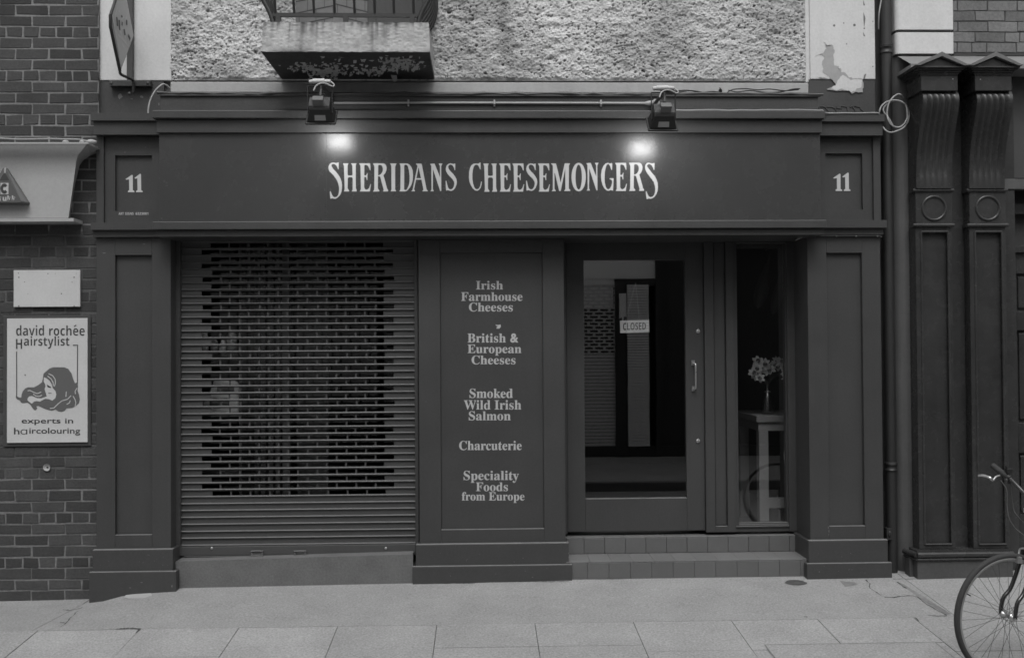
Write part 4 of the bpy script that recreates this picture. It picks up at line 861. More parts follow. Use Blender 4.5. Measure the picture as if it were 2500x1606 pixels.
b = MB(); pts = [P(2153, -8, .0), P(2149, 15, .0), P(2146, 35, .0), P(2145, 55, .02), P(2145, 72, .05)]; b.tube(smooth_pts(pts, 4), .005, 8); o = b.build('hanging_wire', M_cable); tag(o, 'short pale wire hanging down beside the top of the drainpipe', 'wire')

# ================================================================== NEIGHBOURING BUILDING ON THE RIGHT
nb = thing('neighbouring_building', 'building with twin dark timber pilasters, fluted scroll consoles and pale brick above', 'building', (4.5, .1, 0))
NY = .06
jx0, jx1 = P(2185, 600, NY).x, P(2223, 600, NY).x
b = MB(); b.box(2.75, jx1+.3, .16, .5, -.2, 6.2); b.box(jx1+.2, 9, NY+.2, .6, -.3, 6.2); b.build('wall', M_grey, nb)
zq = P(2250, 136, NY).z
b = MB(); r_ = jx1-jx0; poly = [(jx0, .17), (jx0, NY+r_*.8)]+[(jx0+r_*.8*(1-math.cos(t)), NY+r_*.8*(1-math.sin(t))) for t in [math.pi/2*i/8 for i in range(9)]]+[(jx1+.5, NY), (jx1+.5, .17)]
b.prism(poly, -.1, zq-.002, 'z'); b.build('rounded_jamb', M_jamb, nb)
qx0, qx1 = P(2187, 60, NY-.02).x, P(2327, 60, NY-.02).x
for i, (ya, yb_) in enumerate(((131, 79.5), (72.5, -60), (-67, -200))):
    z0, z1 = P(2250, ya, NY-.02).z, P(2250, yb_, NY-.02).z; b = MB(); rr = .035
    poly = [(qx0, .2), (qx0, NY-.02+rr)]+[(qx0+rr*(1-math.cos(t)), NY-.02+rr*(1-math.sin(t))) for t in [math.pi/2*k/6 for k in range(7)]]+[(qx1, NY-.02), (qx1, .2)]
    b.prism(poly, z0, z1, 'z'); b.build('quoin_block', M_white, nb, .006)
b = MB(); b.box(qx0+.012, qx1-.01, NY, .2, zq, 4.9); b.build('quoin_joint', M_grey, nb)
b = MB(); bx0 = qx1+.012; b.box(bx0, 8.5, NY+.004, .3, zq, 6); b.build('mortar_wall', M_mortar2, nb)
b = MB(); cz = P(2400, 129.5, NY).z; c2 = P(2400, 104, NY).z-cz
brick_rows(b, bx0, 7.0, cz, 24, c2, .218, 'run', P(2339.5, 40, NY).x, NY, .004, .008, (.8, 1.2)); b.build('brick_face', M_brick2, nb, .0015)
# light weathered flashing over the timber cornice
b = MB(); z0 = P(2250, 160, -.02).z; z1 = zq-.006; xx = P(2200, 150, .0).x
b.add([(xx, NY-.002, z1), (8, NY-.002, z1), (8, -.16, z0-.03), (xx, -.16, z0-.03)], [(0, 1, 2, 3)]); b.box(xx, 8, -.16, NY, z0-.06, z0-.032); b.build('flashing', M_flash, nb)
# backing of the timber front between the pilasters, and its cornice
xw0 = P(2225, 700, .03).x
b = MB(); b.box(xw0, P(2480, 700, .03).x, .03, .1, -.05, z0-.07); b.build('timber_backing', M_wood, nb)
def scroll_pilaster(px, first):
    dx = px-2281.0
    X = lambda x, y, Y: P(x+dx, y, Y).x
    Zp = lambda y, Y: P(2281+dx, y, Y).z
    t = MB()
    # pediment block: body, cornice, gabled cap
    x0, x1 = X(2249, 200, -.22), X(2338, 200, -.22); z0, z1 = Zp(222, -.22), Zp(186, -.22)
    t.box(x0, x1, -.22, .03, z0, z1); zc1 = Zp(162, -.27); xa, xb = X(2236, 162, -.27), X(2360, 162, -.27)
    # cornice: cavetto between block and corona
    n = 5
    for i in range(n):
        a = i/n; k = 1-math.cos(a*math.pi/2); k2 = 1-math.cos((i+1)/n*math.pi/2)
        e = k2; t.box(x0+(xa-x0)*e, x1+(xb-x1)*e, -.22-.05*e, .03, z1+(zc1-z1)*a+.0008, z1+(zc1-z1)*(i+1)/n)
    block = t.build('cornice_block', M_wood, nb, .003)
    g = MB(); xm = (xa+xb)/2; za = Zp(128, -.27); th = .030
    g.prism([(xa+.025, zc1+.003), (xb-.025, zc1+.003), (xm, za-.036)], -.255, .03)
    g.build('pediment_face', M_wood, block)
    g = MB(); g.prism([(xa-.012, zc1+.004), (xa+.022, zc1+.002), (xm, za-.030), (xm, za)], -.285, .03); g.prism([(xb+.012, zc1+.004), (xm, za), (xm, za-.030), (xb-.022, zc1+.002)], -.285, .03); g.build('pediment_moulding', M_ped, block, .003)
    g = MB(); p = P(2326+dx if first else 2393.5, 194.5, -.22); g.ball(p, .005, 8); g.build('nail', M_metal, block)
    # scrolled console, fluted: profile y(z) and half width
    yz = [(224, -.185, 2254, 2338), (232, -.205, 2255, 2341), (243, -.212, 2256, 2344), (255, -.208, 2257, 2345), (275, -.192, 2256, 2344), (300, -.165, 2253, 2340), (325, -.138, 2248, 2334), (350, -.116, 2242, 2327), (380, -.098, 2238, 2323), (410, -.088, 2236, 2321), (430, -.084, 2235, 2320), (460, -.084, 2235, 2320)]
    g = MB(); nf = 5; cols = 61; V = []
    wx0, wx1 = X(2241, 240, -.1)+.0, X(2241, 240, -.1)
    xc0, xc1 = X(2254, 240, -.21), X(2342, 240, -.21)
    for y, Y, a_, b_ in yz:
        z = Zp(y, Y); fl_ = 1.0 if 236 < y < 424 else 0.0
        for c in range(cols):
            u_ = c/(cols-1); d = 0
            for k in range(nf):
                cc = (k+1)/(nf+1); w_ = .052
                if abs(u_-cc) < w_: d = max(d, math.sqrt(1-((u_-cc)/w_)**2))
            V.append((xc0+(xc1-xc0)*u_, Y+.017*d*fl_, z))
    m_ = len(yz); fs = [(r*cols+c, r*cols+c+1, (r+1)*cols+c+1, (r+1)*cols+c) for r in range(m_-1) for c in range(cols-1)]
    g.add(V, fs, smooth=True)
    for c in (0, cols-1):
        side = [V[r*cols+c] for r in range(m_)]; x_ = side[0][0]
        g.add(side+[(x_, .03, q[2]) for q in side], [(r, r+1, m_+r+1, m_+r) for r in range(m_-1)])
    g.box(xc0, xc1, -.18, .03, V[0][2]-.001, V[0][2]+.004)
    cn = g.build('console', M_wood, nb, fixn=True)
    # astragals, roundel block, panelled shaft
    s0, s1 = X(2235, 500, -.06), X(2323, 500, -.06); zA, zB = Zp(465, -.06), Zp(550, -.06); zbase = P(2290, 1340, -.06).z
    g = MB(); g.box(s0, s1, -.062, .03, zB+.001, Zp(459, -.06)); rb = g.build('roundel_block', M_wood, nb, .002)
    g = MB()
    for y in (465, 550): g = MB(); z = Zp(y, -.06); g.tube([(s0-.022, -.064, z), (s1+.012, -.064, z)], .0135, 10); g.box(s0-.012, s0+.002, -.06, .03, z-.012, z+.012); g.box(s1-.002, s1+.008, -.06, .03, z-.012, z+.012); g.build('astragal', M_wood, rb)
    g = MB(); c = Vector(((s0+s1)/2+.002, -.062, Zp(508.5, -.06))); ring = [(c.x+.083*math.cos(2*math.pi*i/40), c.y, c.z+.083*math.sin(2*math.pi*i/40)) for i in range(40)]
    g.tube(ring, .010, 10, closed=True); g.build('roundel_ring', M_wood, rb)
    g = MB(); hx0, hx1 = X(2252, 900, -.05), X(2318, 900, -.05); hz0, hz1 = P(2290+dx, 1328, -.05).z, Zp(566, -.05)
    framed(g, s0, s1, zbase+.001, zB-.001, hx0, hx1, hz0, hz1, -.055, .03, .026); sh = g.build('shaft', M_wood, nb, .002)
    g = MB(); pr = [(hx0, hz0), (hx1, hz0), (hx1, hz1), (hx0, hz1)]
    for (ax, az), (bx, bz) in zip(pr, pr[1:]+pr[:1]): g.tube([(ax, -.055, az), (bx, -.055, bz)], .0085, 8)
    g.build('panel_bead', M_wood, sh)
    return zbase, s0, s1
zbase, sA, _ = scroll_pilaster(2281.0, True); _, _, sB = scroll_pilaster(2412.5, False)
# stylobate under both pilasters
px0, px1 = P(2240, 1380, -.11).x, P(2473, 1380, -.11).x
b = MB(); b.box(px0, px1, -.11, .03, -.15, zbase-.062); b.box(px0-.03, px0-.0, -.05, .03, -.15, zbase-.062); b.build('pilaster_plinth', M_plinth, nb, .003)
b = MB(); b.tube([(px0-.004, -.112, zbase-.028), (px1, -.112, zbase-.028)], .021, 12); b.tube([(px0-.004, -.115, zbase-.060), (px1, -.115, zbase-.060)], .010, 10); b.box(px0, px1, -.105, .03, zbase-.06, zbase-.0005)
b.tube([(px0-.002, -.112, zbase-.028), (px0-.03, .03, zbase-.028)], .021, 12); b.tube([(px0-.004, -.115, zbase-.06), (px0-.032, .03, zbase-.06)], .010, 10); b.build('base_moulding', M_wood, nb)
# shop entrance beyond: sign panel, transom, panelled door
ex0 = P(2462, 600, .06).x
b = MB(); b.box(ex0-.1, 7, .055, .1, P(2480, 436, .06).z, P(2480, 162, .06).z); b.build('sign_panel', M_grey, nb, .003)
b = MB(); b.box(ex0-.1, 7, .02, .1, P(2480, 462, .02).z, P(2480, 437, .02).z); b.build('sign_sill', M_jamb, nb, .003)
b = MB(); b.box(ex0-.1, 7, .14, .2, P(2480, 615, .1).z, P(2480, 600, .1).z); b.box(ex0-.1, 7, .155, .2, P(2480, 520, .1).z, P(2480, 495, .1).z); b.build('transom', M_wood, nb, .002)
b = MB(); dxa = P(2457, 900, .17).x; pz = [P(2490, y, .17).z for y in (1400, 1255, 1105, 1032, 806, 760, 668, 616)]
st_ = P(2484, 900, .17).x; b.box(dxa, st_, .17, .22, 0, pz[7]); b.box(dxa+1.0, dxa+1.1, .17, .22, 0, pz[7])
for z0_, z1_ in ((0, pz[1]-.0), (pz[2], pz[3]), (pz[4], pz[5]), (pz[6], pz[7])): b.box(st_, dxa+1.0, .17, .22, min(z0_, z1_), max(z0_, z1_))
b.box(st_, dxa+1.0, .195, .22, pz[1], pz[6]); dd = b.build('timber_door', M_wood, nb, .003)
b = MB()
for za_, zb2 in ((pz[1], pz[2]), (pz[3], pz[4]), (pz[5], pz[6])):
    b.prism([(.194, za_+.012), (.180, za_+.03), (.180, zb2-.03), (.194, zb2-.012)], st_+.02, dxa+.97, 'x')
b.build('door_panel', M_wood, dd, .003)
b = MB(); b.box(dxa+1.1, 9, .1, .3, -.2, P(2480, 616, .17).z); b.build('shop_front', M_wood, nb)
# ================================================================== GROUND
def h0(x):
    pts = [(-12, -.16), (-3.4, -.115), (-2.75, -.108), (-2.62, -.095), (-2.44, -.045), (-2.1, -.026), (-.5, -.014), (.6, -.002), (2.3, -.001), (3, .004), (3.8, .016), (12, .08)]
    for (a, za), (b_, zb2) in zip(pts, pts[1:]):
        if x <= b_: return za+(zb2-za)*(x-a)/(b_-a)
    return pts[-1][1]
def pz_(x, y): return .074*y + h0(x)*max(0, min(1, 1+y/.85)) if y > -9 else 0
pav = MB()
def plate(x0, x1, y0, y1, tone, dz=0, nx_=1, ny_=1, g=.0019):
    x0 += g; x1 -= g; y0 += g; y1 -= g
    for i in range(nx_):
        for j_ in range(ny_):
            xa, xb = x0+(x1-x0)*i/nx_, x0+(x1-x0)*(i+1)/nx_; ya, yb2 = y0+(y1-y0)*j_/ny_, y0+(y1-y0)*(j_+1)/ny_
            pav.add([(xa, ya, pz_(xa, ya)+dz), (xb, ya, pz_(xb, ya)+dz), (xb, yb2, pz_(xb, yb2)+dz), (xa, yb2, pz_(xa, yb2)+dz)], [(0, 1, 2, 3)], tone=tone)
    ring = [(x0+(x1-x0)*i/nx_, y0) for i in range(nx_)]+[(x1, y0+(y1-y0)*i/ny_) for i in range(ny_)]+[(x1-(x1-x0)*i/nx_, y1) for i in range(nx_)]+[(x0, y1-(y1-y0)*i/ny_) for i in range(ny_)]
    top = [(x, y, pz_(x, y)+dz) for x, y in ring]; low = [(x, y, z-.05) for x, y, z in top]; n = len(ring)
    pav.add(top+low, [(i, (i+1) % n, n+(i+1) % n, n+i) for i in range(n)], tone=.8)
# poured strip along the shopfronts
plate(-12, -2.7365, -.85, .3, .90, 0, 24, 6); plate(-2.7365, 2.9535, -.85, .45, .93, 0, 44, 13); plate(2.9535, 12, -.85, .3, 1.0, 0, 24, 6)
xsj = [-12+.604*k for k in range(0)] 
xj = [-2.70-.604*k for k in range(14, 0, -1)]+[-2.70, -2.088, -1.49, -.89, -.285, .318, .926, 1.536, 2.074, 2.68]+[2.68+.604*k for k in range(1, 15)]
for i in range(len(xj)-1):
    x0, x1 = xj[i], xj[i+1]
    y1 = -.85; y2 = {-.285: -1.228, .318: -1.228, -.89: -1.40, .926: -1.33, 1.536: -1.33, 2.074: -1.26}.get(x0, random.choice((-1.30, -1.36, -1.40)))
    plate(x0, x1, y2, y1, random.uniform(.96, 1.07), random.uniform(-.0012, .0012))
    y = y2; 
    while y > -2.25:
        yn = max(y-random.choice((.45, .55, .6)), -2.3)
        if yn < -2.2: yn = -2.3
        plate(x0, x1, yn, y, random.uniform(.97, 1.08), random.uniform(-.0015, .0015)); y = yn
pave = pav.build('pavement', M_slab); pave['kind'] = 'structure'
b = MB(); N = 60
for i in range(N):
    xa, xb = -12+24*i/N, -12+24*(i+1)/N
    for ya, yb2 in ((-2.3, -.85), (-.85, -.4), (-.4, .45)):
        b.add([(xa, ya, pz_(xa, ya)-.045), (xb, ya, pz_(xb, ya)-.045), (xb, yb2, pz_(xb, yb2)-.045), (xa, yb2, pz_(xa, yb2)-.045)], [(0, 1, 2, 3)])
b.build('pavement_bed', M_joint, pave)
# cracks, patches and stains in the pavement
def gp(px, py, dz=.0012):
    d = _f*F + _r*(px-PW/2) - _u*(py-PH/2); q = None; z = -.05
    for _ in range(6): t = (z-CAM.z)/d.z; q = CAM+d*t; z = pz_(q.x, q.y)
    return Vector((q.x, q.y, z+dz))
def gpoly(b, pts, dz=.0012): b.add([gp(x, y, dz) for x, y in pts], [list(range(len(pts)))])
def gline(b, pts, w, jit=1.2, dz=.0014):
    q = []
    for (ax, ay), (bx, by) in zip(pts, pts[1:]):
        n = max(2, int(math.hypot(bx-ax, by-ay)/6))
        q += [(ax+(bx-ax)*i/n+random.uniform(-jit, jit), ay+(by-ay)*i/n+random.uniform(-jit, jit)*.5) for i in range(n)]
    q.append(pts[-1]); g_ = [gp(x, y, dz) for x, y in q]; n = len(g_)
    for i in range(n-1):
        a, c = g_[i], g_[i+1]; d = (c-a); d.z = 0
        if d.length < 1e-6: continue
        nn = Vector((-d.y, d.x, 0)).normalized(); w0 = w*random.uniform(.35, 1.3)
        w0 *= .85; b.add([a+nn*w0, a-nn*w0, c-nn*w0*.8, c+nn*w0*.8], [(0, 1, 2, 3)])
U_ = lambda x, y: (1900+x/3.793, 1200+y/3.793)
b = MB()
for pts, w in (([U_(810, 815), U_(850, 850), U_(845, 890), U_(900, 925), U_(950, 960)], .006), ([U_(980, 975), U_(1060, 980), U_(1130, 968), U_(1220, 960), U_(1290, 972)], .011), ([U_(1290, 972), U_(1320, 1000), U_(1360, 1030), U_(1440, 1080), U_(1560, 1145)], .006), ([U_(1100, 835), U_(1160, 880), U_(1190, 895)], .009), ([U_(1390, 1140), U_(1480, 1150), U_(1560, 1150)], .011), ([U_(1270, 1165), U_(1300, 1200)], .006), ([U_(1430, 1395), U_(1500, 1440), U_(1610, 1525)], .009), ([U_(1490, 1485), U_(1545, 1485)], .006), ([U_(240, 1155), U_(270, 1158)], .01)):
    gline(b, pts, w)
G_ = lambda x, y: (x/3.377, 1150+y/3.377)
gline(b, [G_(520, 1140), G_(570, 1148), G_(640, 1135), G_(680, 1122)], .010); gline(b, [G_(640, 1150), G_(530, 1260), G_(500, 1280)], .004); gline(b, [G_(490, 1245), G_(530, 1250)], .009); gline(b, [G_(960, 1300), G_(1060, 1293), G_(1160, 1300)], .017, .8); gline(b, [G_(1150, 1305), G_(1120, 1335)], .010)
gline(b, [(750+0, 1462-0), (745, 1463)], .002); 
for px0_, px1_, y_ in ((1010, 1160, 1424.5), (1180, 1390, 1420.5), (1400, 1520, 1413.5), (1600, 1900, 1409), (2180, 2235, 1413), (0, 214, 1464.5)): gline(b, [(px0_, y_), (px1_, y_-2*(px1_-px0_)/300)], .008, .8)
b.build('pavement_crack', M_crack, pave)
b = MB(); gpoly(b, [U_(570, 825), U_(700, 835), U_(740, 855), U_(690, 870), U_(620, 880)]); gpoly(b, [U_(680, 1505), U_(850, 1500), U_(850, 1518), U_(685, 1522)]); gpoly(b, [U_(1100, 830), U_(1170, 860), U_(1600, 1130), U_(1560, 1140), U_(1330, 1000)])
b.build('pavement_patch', M_mortar, pave)
b = MB(); gpoly(b, [G_(1040, 1018), G_(1120, 1005), G_(1240, 1000), G_(1255, 1022), G_(1190, 1045), G_(1060, 1050), G_(1020, 1040)], .0013); b.build('mortar_smear', M_peel, pave)
b = MB(); c = gp(1942, 1421, .0015); b.lathe([(0, .004), (.062, .004), (.066, 0), (.08, -.002)], 24, Matrix.Translation(c) @ Matrix.Diagonal((1, .85, 1, 1))); o = b.build('stopcock_cover', M_plinth); tag(o, 'small dark oval stopcock cover set in the pavement beside the step', 'cover')
b = MB(); x0, x1, y1, y2 = 1.628, 2.625, -1.262, -1.9
v = [(x0, y2), (x1, y2), (x1, y1), (x0, y1)]; b.add([(x, y, pz_(x, y)+.003) for x, y in v], [(0, 1, 2, 3)]); o = b.build('inspection_cover', M_slab); tag(o, 'pale rectangular concrete inspection cover set in the paving near the bicycle wheel', 'cover')
b = MB()
for (ax, ay), (bx, by) in zip(v, v[1:]+v[:1]):
    d = Vector((bx-ax, by-ay, 0)); nn = Vector((-d.y, d.x, 0)).normalized()*.004; b.add([Vector((ax, ay, pz_(ax, ay)+.0036))+nn, Vector((ax, ay, pz_(ax, ay)+.0036))-nn, Vector((bx, by, pz_(bx, by)+.0036))-nn, Vector((bx, by, pz_(bx, by)+.0036))+nn], [(0, 1, 2, 3)])
b.build('cover_joint', M_joint, o)
b = MB(); b.box(-14, 14, -2.45, -2.302, -.45, -.171); b.box(-14, 14, -5.5, -5.352, -.45, -.17); o = b.build('kerb', M_kerb, None, .01); o['kind'] = 'structure'
b = MB(); b.add([(-40, -5.36, -.285), (40, -5.36, -.285), (40, -2.44, -.285), (-40, -2.44, -.285)], [(0, 1, 2, 3)]); o = b.build('road', M_road); o['kind'] = 'structure'
b = MB(); b.add([(-40, -7.75, -.10), (40, -7.75, -.10), (40, -5.5, -.172), (-40, -5.5, -.172)], [(0, 1, 2, 3)]); b.add([(-40, -7.75, -.11), (-40, -7.75, -.6), (40, -7.75, -.6), (40, -7.75, -.11)], [(0, 1, 2, 3)]); o = b.build('opposite_pavement', M_slab); o['kind'] = 'structure'
b = MB(); b.add([(-60, -60, -.46), (60, -60, -.46), (60, 60, -.46), (-60, 60, -.46)], [(0, 1, 2, 3)]); o = b.build('ground', M_road); o['kind'] = 'structure'

# ================================================================== OPPOSITE SIDE OF THE STREET (seen in the glass)
op = thing('opposite_building', 'shop building across the street, mirrored faintly in the door glass', 'building', (2, -8, -.1))
OY = -7.7
b = MB(); b.box(-14, 1.3, OY-.4, OY, 2.7, 6.6); b.box(1.3, 2.70, OY-.4, OY, 2.66, 6.6); b.box(2.78, 14, OY-.4, OY, 3.4, 6.6); b.box(-14, 14, OY-5, OY-.4, 6.3, 6.6); b.box(-14, -1.6, OY-.4, OY, -.2, 2.7); b.build('wall', M_opp, op)
b = MB(); b.box(-14, 14, OY-3, OY-.8, -.2, 6.3); b.box(2.08, 2.25, OY-.3, OY+.03, -.2, 2.66); b.box(2.70, 2.78, OY-.3, OY+.05, -.1, 6.3); b.box(2.25, 2.70, OY-.3, OY+.035, 2.55, 2.659); b.box(2.78, 3.4, OY-.3, OY-.1, -.1, 3.4); b.box(-1.6, 5, OY-.3, OY+.02, -.2, .06); b.build('dark_shopfront', M_opp2, op)
b = MB()
for i in range(59): b.box(2.262, 2.59, OY-.2, OY+.06, .065+i*.0425, .065+i*.0425+.033)
b.build('tiled_column', M_otile, op)
b = MB(); z = .065; i = 0
while z < 2.6:
    b.box(-1.5, 2.075, OY-.05, OY-.04, z, z+.022)
    if 1.46 < z < 2.54:
        x = -1.45+(i % 2)*.0825
        while x < 2.02: b.box(x+.125, min(x+.165, 2.075), OY-.05, OY-.042, z+.0222, z+.0545); x += .165
        b.box(-1.5, -1.45+(i % 2)*.0825, OY-.05, OY-.042, z+.0222, z+.0545)
    else: b.box(-1.5, 2.075, OY-.05, OY-.043, z+.0222, z+.045)
    z += .0547; i += 1
b.build('perforated_shutter', M_oshut, op)
b = MB(); b.box(-1.5, 2.05, OY-.075, OY-.052, 2.20, 2.66); b.prism([(2.135, 2.04), (2.17, 2.07), (2.19, 2.00), (2.22, 2.08), (2.25, 2.06), (2.25, 2.43), (2.135, 2.43)], OY+.035, OY+.045); b.box(-1.5, 2.06, OY-.035, OY-.02, 2.565, 2.66); b.build('shutter_board', M_opp, op)

# ================================================================== IN THE WINDOWS
cs = thing('closed_sign', 'small white card sign reading CLOSED hanging behind the door glass', 'sign', (P(1550, 796, .40)))
YK = .375
b = MB(); q = [P(1513.5, 782.5, YK), P(1584.5, 780.5, YK), P(1585.5, 810.5, YK), P(1514.5, 813, YK)]
b.add(q+[Vector((p.x, YK+.003, p.z)) for p in q], [(0, 1, 2, 3), (7, 6, 5, 4), (0, 4, 5, 1), (2, 6, 7, 3), (1, 5, 6, 2), (0, 3, 7, 4)]); cdp = b.build('card', mat('sign card', .88, .6), cs)
b = MB(); v, f = text_mesh(bold_sans('CLOSED'), 1521, 788.5, 1577, 806, YK, .0015, -.005); v = [Vector((p.x, p.y, p.z-(p.x-q[0].x)*-.02)) for p in v]; b.add(v, f); b.build('lettering', M_ink, cdp)
b = MB(); t_ = P(1552, 690, YK); b.tube([P(1527, 783, YK+.001), t_], .0012, 5); b.tube([P(1561, 781, YK+.001), t_], .0012, 5); b.build('string', M_cable, cs)
tb = thing('display_table', 'pale painted table standing behind the narrow side window', 'table', P(1900, 1270, .75))
YT_ = .62
x0, _, _, _ = rect(1847, 1030, 1950, 1015, YT_); zt = P(1880, 1015, YT_).z; zu = P(1880, 1030.5, YT_).z; xr_ = x0+.55
b = MB(); b.box(x0, xr_, YT_, 1.3, zu, zt); b.build('table_top', M_twhite, tb, .003)
b = MB(); za = P(1880, 1052, YT_).z; b.box(x0+.02, xr_-.02, YT_+.02, 1.28, za, zu-.001); b.build('apron', M_twhite, tb)
lw = P(1878, 1100, YT_).x-P(1855, 1100, YT_).x
for lx in (P(1855, 1150, YT_).x, xr_-.09):
    for ly in (YT_+.015, 1.2): b = MB(); b.box(lx, lx+lw, ly, ly+lw, fz, za-.001); b.build('leg', M_twhite, tb, .002)
b = MB(); b.box(P(1878, 1230, YT_).x+.001, xr_-.091, YT_+.03, YT_+.06, P(1880, 1241.5, YT_).z, P(1880, 1216.5, YT_).z); b.build('stretcher', M_twhite, tb)
vz = zt; vx = P(1876, 1000, .78).x; vy = .80
vase = thing('flower_vase', 'glass carafe of pale daffodils on the display table', 'vase of flowers', (vx, vy, vz))
b = MB(); b.lathe([(0, .002), (.050, .003), (.055, .02), (.052, .06), (.043, .11), (.030, .155), (.018, .185), (.013, .215), (.014, .25), (.017, .262)], 24, Matrix.Translation((vx, vy, vz))); b.build('carafe', glass('carafe glass', .22, .08, .75), vase)
b = MB(); b.lathe([(.021, .172), (.024, .176), (.021, .182)], 20, Matrix.Translation((vx, vy, vz))); b.build('neck_ring', M_metal, vase)
heads = [(1838, 908), (1850, 897), (1858, 899), (1856, 922), (1845, 918), (1868, 886), (1874, 903), (1880, 900), (1888, 892), (1900, 894), (1905, 884), (1893, 880), (1918, 908), (1917, 920), (1850, 882), (1929, 905)]
st_b = MB(); ptl = MB(); trp = MB()
for i, (x, y) in enumerate(heads):
    Yh = vy-.07+random.uniform(-.03, .06); c = P(x, y, Yh)
    st_b.tube(smooth_pts([Vector((vx+random.uniform(-.03, .03), vy+random.uniform(-.02, .02), vz+.02)), Vector((vx+random.uniform(-.006, .006), vy, vz+.20)), Vector((vx+(c.x-vx)*.4, vy-.01, vz+.30+.0*i)), c+Vector((0, .02, 0))], 4), .0026, 6)
    fwd = Vector((random.uniform(-.7, .7), -1, random.uniform(-.5, .4))).normalized(); M_ = Matrix.Translation(c) @ fwd.to_track_quat('Z', 'Y').to_matrix().to_4x4(); rr = random.uniform(.037, .047)
    for k in range(6):
        A = Matrix.Rotation(R(60*k+random.uniform(-8, 8)), 4, 'Z'); ptl.add([(0, 0, 0), (-.38*rr, .45*rr, .004), (-.25*rr, .85*rr, random.uniform(-.006, .01)), (0, rr*1.12, random.uniform(-.008, .006)), (.25*rr, .85*rr, random.uniform(-.006, .01)), (.38*rr, .45*rr, .004)], [(0, 1, 2), (0, 2, 3), (0, 3, 4), (0, 4, 5)], M_ @ A)
    trp.lathe([(.006, .0), (.010, .012), (.012, .022), (.017, .028)], 12, M_)
for k in range(9):
    a = random.uniform(0, 6.28); st_b.tube(smooth_pts([Vector((vx, vy, vz+.18)), Vector((vx+.02*math.cos(a), vy+.02*math.sin(a), vz+.28)), Vector((vx+.07*math.cos(a), vy+.07*math.sin(a), vz+.36+random.uniform(0, .06)))], 3), [.003]*6+[.001], 5, flat=.3)
st_b.build('stems', M_stem, vase); ptl.build('petals', M_petal, vase); trp.build('trumpets', M_peel, vase)
b = MB(); b.tube(smooth_pts([P(1919, 700, .40), P(1919, 900, .40), P(1920, 1050, .40), P(1917, 1090, .41), P(1915, 1115, .41), P(1919, 1150, .40), P(1921, 1200, .40), P(1922, 1272, .40)], 4), .0042, 7); o = b.build('lamp_flex', M_cable); tag(o, 'thin white flex hanging inside the side window along its frame', 'cable')
for i, (x, y, L_, w_, lab) in enumerate(((1862, 700, .36, .075, 'longer dark cured ham hanging high inside the narrow side window'), (1900, 715, .26, .055, 'slimmer dark cured ham hanging inside the narrow side window beside the white flex'))):
    c = P(x, y, 1.0); b = MB(); b.lathe([(.004, .3), (.012, .2), (.022, .16), (w_*.5, .08), (w_*.72, 0), (w_*.75, -.08), (w_*.5, -.15), (.01, -.18)], 14, Matrix.Translation(c) @ Matrix.Rotation(R(14), 4, 'Y')); b.tube([c+Vector((.05, 0, .28)), c+Vector((.06, 0, .75))], .002, 5); o = b.build('hanging_ham', M_grey); tag(o, lab, 'ham', 'hams hanging in the side window')
# goods on show behind the shutter, and a stand-in for a reflection
sf = thing('display_shelf', 'dim shelf unit with jars behind the roller shutter', 'shelf', P(540, 1300, .75))
b = MB(); xa, xb = P(484, 1000, .32).x, P(585, 1000, .32).x
for y in (864, 1010, 1150): z = P(530, y, .32).z; b.box(xa, xb, .30, .60, z-.02, z)
b.box(xa-.02, xa-.001, .30, .60, fz, 1.9); b.box(xb+.001, xb+.02, .30, .60, fz, 1.9); b.build('shelf_board', M_dark, sf)
zs = P(530, 864, .32).z
for i, (x, w_, h_, mt, lab) in enumerate(((500, .028, .155, M_petal, 'tall slim pale jar at the outer end of the display shelf'), (523, .026, .115, M_twhite, 'short grey jar in the middle of the display shelf'), (545, .020, .10, M_plate, 'slim bright jar beside the dark one on the display shelf'), (566, .036, .165, M_twhite, 'widest and tallest grey jar on the display shelf'))):
    c = P(x, 860, .36); j = MB(); j.lathe([(0, 0), (w_, 0), (w_, h_*.8), (w_*.7, h_*.88), (w_*.7, h_), (0, h_)], 16, Matrix.Translation((c.x, .36, zs))); o = j.build('jar', mt); tag(o, lab, 'jar', 'jars on the display shelf')
b = MB(); x0, x1, z0, z1 = rect(498, 1006, 583, 925, .34); zz = P(530, 1010, .32).z
n = 10
b.prism([(x0, zz), (x1, zz), (x1, z1-.03), (x1-.06, z1), (x0+.08, z1), (x0+.03, z0+.10), (x0, z0+.07)], .33, .36); o = b.build('reflection_card', mat('card white', .42, .6, .3, 14)); tag(o, 'pale cut out reflection card standing in for a reflected car behind the shutter', 'reflection card')  # added card shape in place of the pale reflection of a car
b = MB(); x0, x1, z0, z1 = rect(512, 992, 560, 972, .328); b.box(x0, x1, .326, .3295, z0, z1); xq, xw, z0, z1 = rect(530, 955, 572, 940, .328); b.box(xq, xw, .326, .3295, z0, z1); b.build('card_mark', M_ink, o)
